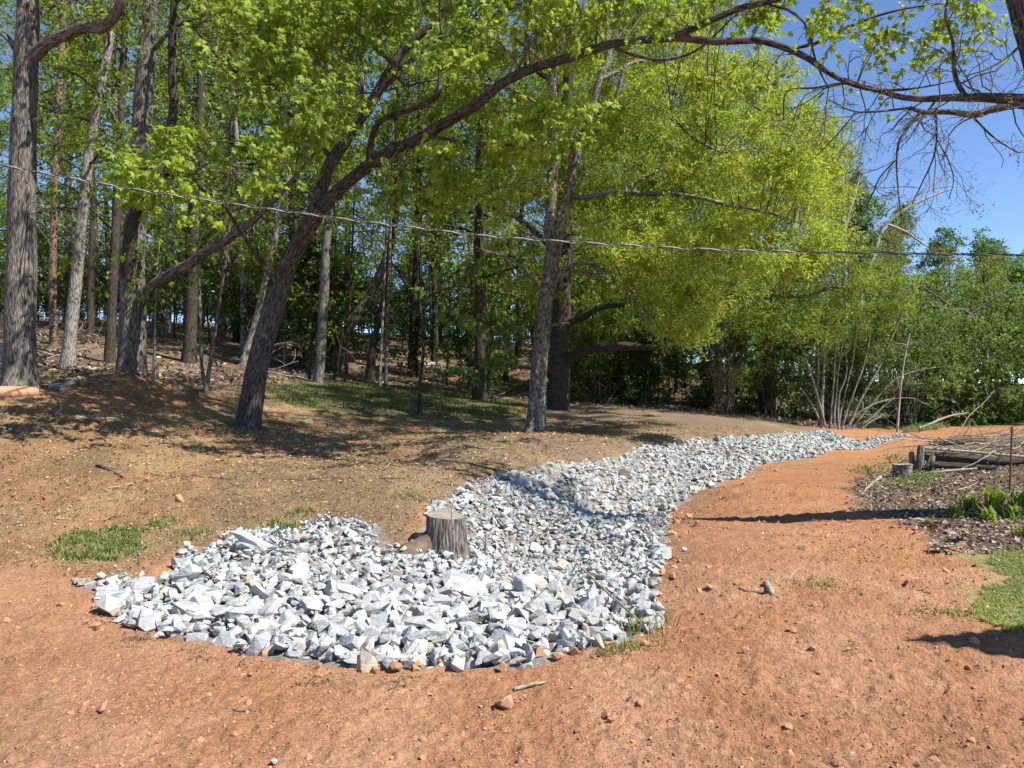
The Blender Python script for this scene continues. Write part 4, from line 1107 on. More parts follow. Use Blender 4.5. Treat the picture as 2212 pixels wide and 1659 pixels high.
# ---- the two big trunks at the left
def left_trees():
    rng = np.random.default_rng(123)
    trunk = [(38, 852, 15, 92), (40, 812, 15, 76), (45, 650, 15, 70), (48, 400, 15, 62), (52, 250, 15, 60), (58, 120, 15, 56), (62, 0, 15, 50), (66, -150, 15, 42), (72, -420, 15, 26)]
    Ls = [[(58, 135, 15, 38), (95, 102, 14.8, 31), (135, 79, 14.6, 29), (180, 63, 14.4, 27), (215, 65, 14.3, 27), (243, 45, 14.2, 25), (262, 8, 14, 23), (280, -70, 13.9, 24), (320, -220, 13.6, 14)],
          [(52, 140, 15, 22), (25, 90, 15, 16), (-10, 60, 15, 12), (-80, 20, 15, 8)],
          [(76, 262, 14.8, 14), (86, 258, 14.7, 11), (90, 250, 14.7, 9)],
          [(66, -120, 15, 22), (160, -200, 14.5, 16), (280, -260, 14, 10)],
          [(60, 60, 15, 14), (120, 10, 16, 11), (220, -40, 17, 7)]]
    keep_bare = (trunk, Ls[0])
    root, fo = build_tree('furrowed_oak', 'thick furrowed grey trunk at the left edge with a bent limb', trunk, Ls, M_BARK_GREY, 21, 24, 0.06, 1.0)
    def region(poly, n, d0, d1, nl, rad, size, shape=LEAF_OVAL):
        for q in rand_in_px(rng, poly, n):
            d = clear_of(q[0], q[1], rng.uniform(d0, d1), keep_bare, 44, rng)
            fo.blob(PX(q[0], q[1], d), rad * rng.uniform(0.7, 1.3), int(nl * rng.uniform(0.6, 1.4)), shape, size, ntw=6, hang=0.3, maxjoin=5)
    region([(60, -60), (330, -80), (340, 60), (200, 110), (80, 60)], 14, 13.5, 16.5, 55, 0.6, 0.085)
    region([(-120, -340), (420, -360), (420, -90), (-120, -90)], 40, 12.5, 18, 110, 0.8, 0.10)
    region([(80, 430), (150, 470), (190, 560), (110, 560)], 5, 14, 15, 16, 0.4, 0.09)
    finish(fo, root, M_LEAF_WOOD, M_TWIG)
    trunk = [(283, 842, 18, 100), (282, 812, 18, 74), (285, 750, 18, 64), (288, 650, 18, 60), (290, 550, 18, 54), (297, 420, 18, 50), (305, 300, 18, 47), (312, 180, 18, 45), (322, 60, 18, 42), (328, -60, 18, 38), (338, -330, 18, 24)]
    Ls = [[(292, 660, 18, 36), (328, 622, 17.6, 30), (390, 580, 17, 27), (440, 545, 16.5, 24), (500, 508, 16, 22), (560, 462, 15.5, 16), (620, 400, 15, 10), (680, 330, 14.5, 6)],
          [(280, 600, 17.7, 38), (284, 530, 17.5, 35), (303, 462, 17.3, 31), (345, 385, 17, 27), (371, 310, 17, 24), (383, 235, 17, 24), (378, 150, 17, 22), (380, 60, 17, 20), (382, -60, 17, 18), (390, -260, 17, 10)],
          [(318, 120, 18, 12), (380, 60, 17.5, 9), (450, 30, 17, 6)],
          [(326, -40, 18, 16), (250, -140, 18, 12), (160, -220, 18, 7)],
          [(384, 0, 17, 12), (470, -90, 16, 9), (560, -160, 15, 6)]]
    keep_bare = (trunk, Ls[0], Ls[1])
    root, fo = build_tree('two_stem_tree', 'grey trunk on a red clay mound with a shade darkened side stem and a sweeping limb', trunk, Ls, M_BARK_GREY, 22, 24, 0.06, 1.5, dark=(1,))  # the side stem's shade is put into its bark colour
    region([(300, 250), (400, 200), (480, 260), (470, 380), (360, 380)], 12, 15, 18, 50, 0.6, 0.10)
    region([(200, -60), (560, -60), (560, 90), (400, 160), (250, 80)], 26, 14.5, 18.5, 75, 0.7, 0.10)
    region([(150, -380), (620, -380), (620, -90), (150, -90)], 44, 14, 20, 110, 0.9, 0.11)
    region([(420, 480), (600, 440), (640, 540), (500, 560)], 10, 14.5, 16, 26, 0.5, 0.10)
    finish(fo, root, M_LEAF_WOOD, M_TWIG)
left_trees()

# ---- wood behind: trunks one can point at
def auto_crown(fo, S, rng, z0, n, reach, nl, size, shape=LEAF_OVAL, rad=0.8, ntw=5, mat=None, up=0.25):
    """side limbs from the trunk curve S above height z0, each with a few sprays"""
    hi = S[:, 2].max()
    for k in range(n):
        z = z0 + (hi - z0) * ((k + rng.uniform(0, 1)) / n)
        i = int(np.argmin(np.abs(S[:, 2] - z)))
        a = rng.uniform(0, 2 * np.pi)
        L = reach * rng.uniform(0.5, 1.1) * (0.55 + 0.45 * (hi - z) / max(hi - z0, 0.1))
        w = wander(rng, S[i, :3], (math.cos(a), math.sin(a), up + rng.uniform(-0.15, 0.4)), L, max(0.012, S[i, 3] * 0.35), 0.008, 7, 0.14, 0.02)
        tube(fo.tw, w, 5)
        for t in (0.5, 0.75, 1.0):
            p = w[min(6, int(t * 6)), :3] + rng.normal(0, 0.25 * rad, 3)
            fo.blob(p, rad * rng.uniform(0.7, 1.3), int(nl * rng.uniform(0.5, 1.5)), shape, size, ntw, hang=0.15, join=False, sides=3, r=0.008)

def wood_trunks():
    rng = np.random.default_rng(140)
    B, D, P_, W = M_BARK_PALE, M_BARK_DARK, M_BARK_PINE, M_BARK_GREY
    T = [
        ('slender_tree', 'light barked slender trunk leaning right between the two thick left trunks', [(146, 797, 22, 44), (150, 745, 22, 31), (165, 600, 22, 29), (182, 420, 22, 26), (197, 300, 22, 24), (215, 200, 22, 22), (235, 100, 22, 20), (248, 0, 22, 18), (275, -200, 22, 12)], B, 330),
        ('slender_tree', 'thin dark trunk with an orange scar nearest the thick left trunk', [(118, 752, 27, 22), (114, 640, 27, 19), (116, 480, 27, 18), (122, 330, 27, 17), (130, 160, 27, 16), (140, 0, 27, 13), (150, -160, 27, 9)], P_, 300),
        ('slender_tree', 'straight dark pole trunk between the leaning light trunk and the mound tree', [(195, 700, 31, 18), (197, 560, 31, 16), (202, 430, 31, 15), (192, 300, 31, 14), (188, 120, 31, 13), (190, -60, 31, 10)], D, 260),
        ('slender_tree', 'dark grey trunk close to the left side of the mound tree', [(237, 772, 24, 28), (240, 700, 24, 24), (247, 560, 24, 22), (254, 400, 24, 20), (262, 250, 24, 18), (268, 80, 24, 16), (276, -120, 24, 12)], D, 320),
        ('slender_tree', 'shaded straight trunk under the sweeping limb', [(408, 782, 26, 40), (412, 720, 26, 31), (417, 600, 26, 29), (424, 420, 26, 26), (432, 240, 26, 22), (438, 60, 26, 18), (440, -120, 26, 12)], D, 330),
        ('pine_tree', 'plated ruddy pine trunk lit behind the double sapling', [(476, 757, 33, 30), (480, 660, 33, 25), (486, 540, 33, 24), (492, 380, 33, 22), (498, 200, 33, 18), (502, 20, 33, 14), (505, -120, 33, 9)], P_, 200),
        ('slender_tree', 'pale slim trunk leaning parallel behind the leaning maple', [(528, 775, 27, 20), (545, 720, 27, 16), (575, 600, 27, 15), (605, 470, 27, 14), (640, 320, 27, 12), (680, 150, 27, 9)], B, 250),
        ('slender_tree', 'leaning grey trunk in the shade behind the dark holly', [(728, 775, 30, 34), (742, 730, 30, 27), (775, 670, 30, 25), (812, 610, 30, 24), (838, 545, 30, 22), (862, 420, 30, 18), (880, 260, 30, 14), (895, 80, 30, 10)], W, 300),
        ('slender_tree', 'dark trunk leaning right beside the paired saplings', [(800, 792, 28, 24), (808, 735, 28, 18), (826, 660, 28, 16), (838, 580, 28, 15), (850, 440, 28, 13), (858, 280, 28, 10), (864, 100, 28, 8)], D, 280),
        ('pine_tree', 'dim reddish pine trunk left of the pale forked oak', [(1020, 842, 31, 30), (1022, 760, 31, 24), (1028, 620, 31, 22), (1034, 460, 31, 19), (1040, 280, 31, 15), (1044, 60, 31, 11)], P_, 260),
        ('slender_tree', 'pale distant trunk seen between the mound tree and the sweeping limb', [(362, 735, 34, 16), (364, 640, 34, 13), (366, 500, 34, 12), (372, 330, 34, 11), (376, 140, 34, 8)], B, 250),
        ('slender_tree', 'dark high trunk forking above the leaning maple', [(640, 760, 34, 22), (640, 640, 34, 18), (630, 450, 34, 17), (650, 300, 34, 16), (690, 180, 34, 14), (720, 40, 34, 11), (740, -100, 34, 8)], D, 330),
        ('slender_tree', 'dim trunk rising between the holly and the leaning grey trunk', [(938, 800, 36, 20), (940, 680, 36, 16), (936, 520, 36, 15), (945, 340, 36, 13), (950, 140, 36, 10)], D, 260),
        ('slender_tree', 'thin dark trunk far behind at the small sunlit clearing', [(1118, 800, 40, 18), (1120, 700, 40, 14), (1122, 560, 40, 13), (1130, 380, 40, 11), (1135, 180, 40, 8)], D, 280),
        ('slender_tree', 'dark slender trunk standing just left of the small sunlit clearing', [(1092, 832, 34, 16), (1094, 740, 34, 13), (1100, 600, 34, 12), (1104, 430, 34, 10), (1110, 240, 34, 7)], D, 260),
    ]
    for k, (name, lab, tr, bk, zpx) in enumerate(T):
        g = G(tr[0][0], tr[0][1]); dd = tr[0][2]
        root, fo = build_tree(name, lab, tr, (), bk, 200 + k, 10, 0.06, 0.35, step=0.5)
        # stand the foot on the ground
        S = spline(limb4(tr), 0.5)
        auto_crown(fo, S, rng, PX(0, zpx + 170, dd)[2], 15, 2.6, 46, 0.13 if dd < 30 else 0.15, rad=0.8)
        finish(fo, root, M_LEAF_WOOD if bk is not P_ or name != 'pine_tree' else M_LEAF_DARK, M_BARK_DARK)
    # saplings: thin stems
    Sp = [
        ('thin pale sapling at the right foot of the red mound', [(331, 835, 17.5, 8), (333, 760, 17.5, 7), (336, 680, 17.5, 6), (338, 600, 17.5, 5), (345, 520, 17.5, 3)], B),
        ('left stem of a joined pair of saplings beside the red mound', [(443, 835, 18.2, 11), (436, 790, 18.2, 9), (433, 700, 18.2, 8), (430, 600, 18.2, 7), (432, 480, 18.2, 5), (430, 330, 18.2, 3)], W),
        ('right leaning stem of a joined pair of saplings beside the red mound', [(447, 836, 18.3, 14), (455, 780, 18.3, 10), (470, 680, 18.3, 9), (483, 590, 18.3, 8), (494, 510, 18.3, 7), (505, 380, 18.3, 4)], W),
        ('straight dark sapling nearest the back lawn', [(832, 866, 26.5, 12), (834, 800, 26.5, 10), (837, 680, 26.5, 9), (842, 540, 26.5, 8), (846, 380, 26.5, 6), (850, 240, 26.5, 4)], W),
        ('paler sapling left of the straight dark sapling', [(820, 848, 27.5, 10), (822, 780, 27.5, 8), (828, 660, 27.5, 7), (834, 500, 27.5, 5), (838, 350, 27.5, 3)], B),
        ('dark sapling with a kinked stem by the holly', [(748, 842, 27, 11), (749, 780, 27, 9), (752, 730, 27, 8), (756, 640, 27, 7), (762, 500, 27, 5), (768, 360, 27, 3)], D),
        ('short sapling inside the dark holly shade', [(668, 838, 26, 9), (670, 780, 26, 8), (672, 700, 26, 6), (676, 600, 26, 4)], D),
        ('very thin sapling between the holly and the kinked sapling', [(722, 840, 27.5, 6), (723, 760, 27.5, 5), (720, 640, 27.5, 4), (726, 500, 27.5, 3)], D),
        ('white flecked sapling by the fern patch right of the leaning maple', [(615, 790, 28.5, 9), (616, 730, 28.5, 7), (618, 650, 28.5, 6), (620, 540, 28.5, 4)], B),
        ('pale thin sapling left of the pale forked oak', [(1046, 842, 29, 9), (1050, 780, 29, 7), (1052, 700, 29, 6), (1050, 600, 29, 4), (1056, 480, 29, 3)], B),
        ('dark thin sapling in the gloom left of the reddish pine', [(965, 835, 31, 9), (968, 760, 31, 7), (972, 650, 31, 6), (970, 520, 31, 4)], D),
    ]
    for k, (lab, tr, bk) in enumerate(Sp):
        root, fo = build_tree('sapling', lab, tr, (), bk, 300 + k, 7, 0.04, 0.2, group='saplings at the edge of the wood', step=0.4)
        S = spline(limb4(tr), 0.4)
        z1 = S[:, 2].max(); zb = S[0, 2]
        auto_crown(fo, S, rng, zb + 0.5 * (z1 - zb), 7, 1.1, 16, 0.11, rad=0.5, ntw=4)
        finish(fo, root, M_LEAF_WOOD, M_BARK_DARK)
wood_trunks()

# ---- prototypes for the farther wood, each a thing with trunk, twigs and crown; copies share the meshes
PROTO = {}
def proto(kind, seed, H_, z0, reach, n, nl, size, leafmat, bark, shape=LEAF_OVAL, rad=1.1, r0=0.2, lean=0.05, ntw=5, up=0.25):
    rng = np.random.default_rng(seed)
    mb = MB()
    tr = wander(rng, (0, 0, -0.4), (rng.normal(0, lean), rng.normal(0, lean), 1), H_, r0, 0.03, 10, 0.035)
    S = spline(tr, 0.8); tube(mb, S, 9, 0.06, 0.3, seed)
    fo = Foliage(seed)
    auto_crown(fo, S, rng, z0, n, reach, nl, size, shape, rad, ntw, up=up)
    PROTO.setdefault(kind, []).append(dict(trunk=(mb, bark), tw=fo.tw, lv=fo.lv, leaf=leafmat, bark=bark, me=None))

def plant(kind, idx, name, label, cat, x, y, s, rz, group=None):
    p = PROTO[kind][idx % len(PROTO[kind])]
    z = float(H(x, y))
    root = thing(name, label, cat, (x, y, z), group)
    root.rotation_euler = (0, 0, rz); root.scale = (s, s, s)
    if p['me'] is None:
        p['me'] = []
        for nm, mb, mat, kd in (('trunk', p['trunk'][0], p['trunk'][1], None), ('twigs', p['tw'], p['bark'], 'stuff'), ('crown', p['lv'], p['leaf'], 'stuff')):
            if not mb.n: continue
            o = mb.build(nm, mat, None, smooth=nm != 'crown', kind=kd)
            o.parent = root
            p['me'].append(o)
    else:
        for src in p['me']:
            o = src.copy(); COL.objects.link(o); o.parent = root
    return root

proto('tall', 401, 21, 4, 3.6, 30, 92, 0.15, M_LEAF_WOOD, M_BARK_DARK, r0=0.22)
proto('tall', 402, 24, 7, 3.4, 30, 84, 0.15, M_LEAF_WOOD, M_BARK_GREY, r0=0.2)
proto('tall', 403, 19, 3, 3.8, 30, 100, 0.15, M_LEAF_OAK, M_BARK_DARK, LEAF_LANCE, r0=0.18)
proto('tall', 404, 22, 5, 3.2, 30, 84, 0.15, M_LEAF_BUSH, M_BARK_PALE, r0=0.17)
proto('poplar', 411, 17, 3, 3.4, 34, 120, 0.22, M_LEAF_FAR, M_BARK_GREY, rad=1.2, r0=0.22, up=0.5)
proto('poplar', 412, 15, 2.5, 3.6, 32, 120, 0.22, M_LEAF_FAR, M_BARK_GREY, rad=1.2, r0=0.22, up=0.5)
proto('budding', 421, 13, 2.5, 3.2, 28, 36, 0.15, M_LEAF_BUD, M_BARK_GREY, rad=1.1, r0=0.15, ntw=8, up=0.5)
proto('evergreen', 431, 12, 0.8, 2.2, 40, 110, 0.18, M_LEAF_DARK, M_BARK_DARK, LEAF_LANCE, rad=0.8, r0=0.16, up=0.05)
proto('understory', 441, 4.2, 0.5, 1.5, 14, 46, 0.11, M_LEAF_BUSH, M_BARK_DARK, rad=0.55, r0=0.035, up=0.5)
proto('understory', 442, 3.2, 0.3, 1.4, 14, 50, 0.10, M_LEAF_DARK, M_BARK_DARK, rad=0.5, r0=0.03, up=0.4)
proto('understory', 443, 5.2, 1.0, 1.5, 14, 44, 0.11, M_LEAF_WOOD, M_BARK_DARK, rad=0.6, r0=0.04, up=0.5)
proto('holly', 451, 4.6, 0.3, 1.3, 30, 80, 0.10, M_LEAF_DARK, M_BARK_DARK, rad=0.5, r0=0.05, up=0.3)

def spot_of(px):
    for lim, t in ((90, 'behind the thick left trunk'), (240, 'between the two thick left trunks'), (340, 'behind the mound tree'), (530, 'left of the leaning maple'), (640, 'behind the leaning maple'), (780, 'around the dark holly'), (920, 'behind the straight dark sapling'), (1060, 'around the reddish pine'), (1190, 'left of the pale forked oak'), (1400, 'right of the pale forked oak'), (1600, 'behind the dusky juniper'), (1800, 'behind the fan of pale stems'), (2000, 'behind the end of the rocks')):
        if px < lim: return t
    return 'at the right edge'

def far_wood():
    rng = np.random.default_rng(500)
    def X(px, d): return (px - CX) / FPX * d
    # tall wood behind the lawn
    used = []
    n = 0
    for t in range(900):
        px = rng.uniform(-420, 1560); d = 25 + 42 * rng.uniform(0, 1) ** 0.8
        if px < 260 and d < 32: continue
        if 1290 < px and d < 33: continue
        x, y = X(px, d), d
        if any((x - a) ** 2 + (y - b) ** 2 < 9.5 for a, b in used): continue
        if px < 330 and rng.uniform() < 0.45: continue
        used.append((x, y)); n += 1
        if d < 40:
            lab, g = 'tall leafy forest tree in the front of the wood ' + spot_of(px), 'tall trees in the wood behind the lawn'
        else:
            lab, g = 'half hidden forest tree deep in the wood ' + spot_of(px), 'tall trees deep in the wood'
        plant('tall', int(rng.integers(0, 4)), 'forest_tree', lab, 'tree', x, y, rng.uniform(0.85, 1.2), rng.uniform(0, 6.28), g)
        if n > 62: break
    # understory
    for t in range(125):
        px = rng.uniform(-250, 1450); d = rng.uniform(27, 55)
        if px < 520 and d < 31: continue
        kk = int(rng.integers(0, 3))
        plant('understory', kk, 'understory_shrub', ('light green', 'dark green', 'tall sparse')[kk] + (' near' if d < 38 else ' distant') + ' understory shrub ' + spot_of(px), 'shrub', X(px, d), d, rng.uniform(0.7, 1.3), rng.uniform(0, 6.28), 'understory shrubs in the wood')
    # the dark holly-like clump behind the leaning maple
    for k, (px, d, s, lab) in enumerate(((655, 28.5, 1.15, 'dark evergreen holly right behind the leaning maple'), (705, 29.5, 1.0, 'smaller dark evergreen holly right of the taller one'), (600, 33, 0.8, 'dark evergreen bush peeping left of the holly'))):
        plant('holly', 0, 'holly_bush', lab, 'bush', X(px, d), d, s, k * 2.0)
    # thicket under the yellow crown
    for k in range(60):
        px = rng.uniform(1240, 1860); d = rng.uniform(28.5, 40); kk = int(rng.integers(0, 3))
        plant('understory', kk, 'thicket_shrub', ('light green', 'dark green', 'tall sparse')[kk] + (' near' if d < 33 else ' set back') + ' thicket shrub ' + spot_of(px), 'shrub', X(px, d), d, rng.uniform(0.45, 0.85), rng.uniform(0, 6.28), 'shrubs of the thicket below the yellow crown')
    # trees beyond the right bend
    far = [('poplar', 2000, 62, 0.72, 'rounded blue green tree left of the gap in the far tree line'), ('poplar', 2095, 58, 0.74, 'tall rounded blue green tree highest above the right bushes'), ('poplar', 2195, 66, 0.70, 'blue green treetop at the right edge of the far tree line'),
           ('poplar', 1850, 60, 0.98, 'far green tree behind the bare white snag'), ('poplar', 1910, 66, 0.85, 'green far tree half hidden by the yellow crown'), ('budding', 2055, 46, 0.68, 'brownish budding tree in front of the blue green far trees'), ('budding', 1965, 44, 0.72, 'budding grey tree above the thicket right of the yellow crown'),
           ('budding', 2140, 50, 0.66, 'thin budding tree in front of the dark evergreen'), ('evergreen', 2192, 44, 0.55, 'dark evergreen at the right edge behind the bushes'), ('tall', 1780, 52, 0.75, 'leafy tree behind the right rim of the yellow crown'), ('tall', 1600, 46, 0.9, 'leafy tree hidden behind the middle of the yellow crown'), ('tall', 1700, 58, 0.9, 'far leafy tree behind the yellow crown'),
           ('poplar', 1882, 54, 0.92, 'rounded green far tree between the bare snags'), ('poplar', 1945, 57, 0.80, 'round topped green far tree right of the bare leaning tree'),
           ('tall', 1470, 44, 0.9, 'leafy tree behind the left part of the yellow crown'), ('poplar', 2300, 60, 0.75, 'far tree just past the right edge'), ('poplar', 2420, 64, 0.75, 'far tree well past the right edge'), ('budding', 2290, 48, 0.7, 'budding tree past the right edge')]
    for k, (kind, px, d, s, lab) in enumerate(far):
        nm = {'poplar': 'poplar_tree', 'budding': 'budding_tree', 'evergreen': 'evergreen_tree', 'tall': 'forest_tree'}[kind]
        plant(kind, k, nm, lab, 'tree', X(px, d), d, s, k * 1.3)
far_wood()

def tree_line():
    rng = np.random.default_rng(540)
    def X(px, d): return (px - CX) / FPX * d
    for k in range(96):
        px = -420 + 1800 * (k + rng.uniform(0, 1)) / 96; d = rng.uniform(50, 80)
        plant('understory', k, 'edge_tree', 'low leafy tree closing the far side of the wood ' + spot_of(px), 'tree', X(px, d), d, rng.uniform(1.2, 2.0), rng.uniform(0, 6.28), 'low trees along the far side of the wood')
    for k in range(46):
        px = 1250 + 1350 * (k + rng.uniform(0, 1)) / 46; d = rng.uniform(36, 60)
        plant('understory', (0, 2)[k % 2], 'edge_tree', 'leafy tree of the hedge line ' + spot_of(px), 'tree', X(px, d), d, rng.uniform(0.9, 1.5) * (1.3 if px < 1850 else 1), rng.uniform(0, 6.28), 'trees of the hedge line at the right')
    for k in range(22):
        px = 1250 + 1250 * (k + rng.uniform(0, 1)) / 22; d = rng.uniform(55, 80)
        plant('poplar', k, 'edge_poplar', 'blue green far tree ' + spot_of(px), 'tree', X(px, d), d, rng.uniform(0.5, 0.66), rng.uniform(0, 6.28), 'far blue green trees at the right')
tree_line()

def bushes():
    rng = np.random.default_rng(600)
    def bush(name, label, base, sprays, stems, leafmat, bark, size, nl, rad, group=None, seed=1, shape=LEAF_OVAL):
        root = thing(name, label, 'bush', base, group)
        fo = Foliage(seed)
        sm = MB()
        for p, q, w in stems:
            v = q - p; L = np.linalg.norm(v)
            t = np.linspace(0, 1, 8)[:, None]
            c = p + v * t + np.array([0, 0, 1]) * L * 0.12 * (4 * t * (1 - t)) + np.cumsum(rng.normal(0, 0.02 * L, (8, 3)), 0) * t
            P4 = np.column_stack([c, np.linspace(w, w * 0.35, 8)])
            tube(sm, P4, 6, 0.05); fo.limbs(P4[2:])
        if sm.n: sm.build('stems', bark, root, smooth=True, kind='stuff')
        for c in sprays:
            fo.blob(c, rad * rng.uniform(0.7, 1.3), int(nl * rng.uniform(0.6, 1.4)), shape, size, ntw=6, hang=0.2, maxjoin=3.0, sides=3)
        finish(fo, root, leafmat, bark)
        return root
    def px_bush(name, label, bx, by, bd, poly, n, d0, d1, nst, leafmat, bark, size, nl, rad, w=0.02, seed=1, shape=LEAF_OVAL):
        g = PX(bx, by, bd); g[2] = H(g[0], g[1]) - 0.1
        pts = rand_in_px(rng, poly, n)
        sp = [PX(a, b, rng.uniform(d0, d1)) for a, b in pts]
        pick = rng.choice(len(sp), min(nst, len(sp)), replace=False)
        st = [(g + rng.normal(0, 0.25, 3) * np.array([1, 0.8, 0]), np.array(sp[i]), w * rng.uniform(0.6, 1.2)) for i in pick]
        return bush(name, label, g, sp, st, leafmat, bark, size, nl, rad, None, seed, shape)
    px_bush('privet_bush', 'big rounded green bush filling the right edge behind the red path', 2130, 912, 29, [(2010, 760), (2080, 700), (2180, 690), (2300, 720), (2320, 900), (2100, 905), (2010, 880)], 150, 27.5, 31, 24, M_LEAF_BUSH, M_BARK_DARK, 0.11, 130, 0.6, seed=61)
    px_bush('privet_bush', 'loose light green bush arching above the pale stems', 1960, 925, 27.5, [(1850, 700), (1950, 640), (2060, 680), (2080, 780), (2010, 860), (1900, 840)], 120, 26, 30, 22, M_LEAF_BUSH, M_BARK_GREY, 0.10, 95, 0.6, seed=62)
    px_bush('privet_bush', 'dense green bush right behind the fan of pale stems', 1800, 915, 29, [(1690, 720), (1780, 660), (1880, 690), (1900, 800), (1850, 890), (1700, 880)], 100, 28, 31, 20, M_LEAF_BUSH, M_BARK_GREY, 0.11, 105, 0.6, seed=63)
    px_bush('tall_thicket_bush', 'tall green thicket rising at the right below the budding trees', 2080, 900, 36, [(1930, 640), (2020, 590), (2130, 620), (2260, 610), (2260, 740), (2050, 720)], 110, 34, 38, 20, M_LEAF_BUSH, M_BARK_DARK, 0.13, 95, 0.8, 0.03, seed=64)
    px_bush('juniper', 'dusky juniper with bare reddish stems under the yellow crown', 1556, 893, 27, [(1500, 800), (1500, 720), (1560, 690), (1625, 730), (1620, 800), (1560, 790)], 38, 26.5, 28, 26, M_LEAF_JUNIPER, M_BARK_PINE, 0.09, 120, 0.36, 0.025, seed=65, shape=LEAF_LANCE)
    px_bush('cedar_bush', 'dark narrow cedar right of the dusky juniper', 1668, 908, 27.5, [(1640, 860), (1620, 760), (1670, 720), (1720, 770), (1710, 880)], 38, 27, 28.5, 10, M_LEAF_DARK, M_BARK_DARK, 0.10, 100, 0.42, 0.03, seed=66, shape=LEAF_LANCE)
    px_bush('thicket_bush', 'low dark thicket right of the dark oak trunk', 1300, 885, 27.5, [(1225, 860), (1240, 800), (1330, 790), (1440, 810), (1480, 870), (1320, 885)], 70, 27.5, 30, 18, M_LEAF_DARK, M_BARK_DARK, 0.10, 80, 0.5, seed=67)
    px_bush('thicket_bush', 'low shaded thicket between the two junipers', 1610, 905, 28.5, [(1480, 885), (1500, 840), (1620, 850), (1720, 860), (1740, 905), (1600, 900)], 60, 28, 30, 12, M_LEAF_DARK, M_BARK_DARK, 0.10, 70, 0.45, seed=68)
    px_bush('thicket_bush', 'dark shrub mass below the far right bushes', 2000, 915, 28, [(1880, 880), (1950, 850), (2150, 850), (2280, 880), (2280, 910), (1950, 915)], 80, 27.8, 31, 12, M_LEAF_DARK, M_BARK_DARK, 0.10, 80, 0.5, seed=69)
    # the fan of pale stems at the far bend
    root = thing('stem_cluster', 'fan of thin pale bare stems rising at the far bend of the rocks', 'shrub', G(1800, 940))
    fan = [[(1776, 932), (1778, 860), (1785, 760), (1790, 660)], [(1790, 935), (1797, 850), (1803, 740)], [(1800, 936), (1808, 840), (1818, 740), (1822, 660)], [(1806, 938), (1822, 860), (1842, 770), (1850, 700)], [(1815, 940), (1838, 860), (1870, 770), (1885, 690)], [(1822, 942), (1855, 870), (1893, 800), (1925, 730), (1960, 660)],
           [(1828, 944), (1870, 890), (1930, 825), (2000, 800), (2060, 792)], [(1832, 945), (1880, 905), (1940, 850), (2010, 790)], [(1785, 934), (1770, 860), (1745, 780), (1720, 730)], [(1780, 934), (1758, 870), (1730, 830)], [(1770, 930), (1765, 850), (1768, 740)], [(1840, 945), (1875, 915), (1905, 900)],
           [(1812, 940), (1812, 860), (1830, 800), (1828, 730)], [(1818, 940), (1850, 900), (1900, 870), (1960, 860), (2010, 880)]]
    for k, c in enumerate(fan):
        d = 25.6 + 0.25 * (k % 4)
        L = spline(np.array([[*PX(a, b, d), (4.4 if k in (0, 5) else 2.8) / FPX * d * (1 - 0.22 * i)] for i, (a, b) in enumerate(c)]), 0.25)
        L[:, :3] += np.cumsum(rng.normal(0, 0.012, (len(L), 3)), 0)
        m = MB(); tube(m, L, 6, 0.05); m.build('stem', M_BARK_PALE, root, smooth=True)
    o = [[(1938, 938), (1942, 880), (1950, 800), (1965, 720)]]
    for c in o:
        r2 = thing('bare_sapling', 'single pale upright stem at the end of the rocks', 'sapling', G(1938, 938))
        L = spline(np.array([[*PX(a, b, 25.8), 2.6 / FPX * 25.8 * (1 - 0.15 * i)] for i, (a, b) in enumerate(c)]), 0.25)
        m = MB(); tube(m, L, 7, 0.06); m.build('stem', M_SNAG, r2, smooth=True)
        m = MB()
        for k in range(5):
            i = int(rng.integers(3, len(L) - 1)); tube(m, wander(rng, L[i, :3], rng.normal(size=3) + np.array([0, 0, 0.6]), rng.uniform(0.4, 1.0), 0.012, 0.004, 5), 4)
        m.build('twigs', M_SNAG, r2, smooth=True, kind='stuff')
bushes()

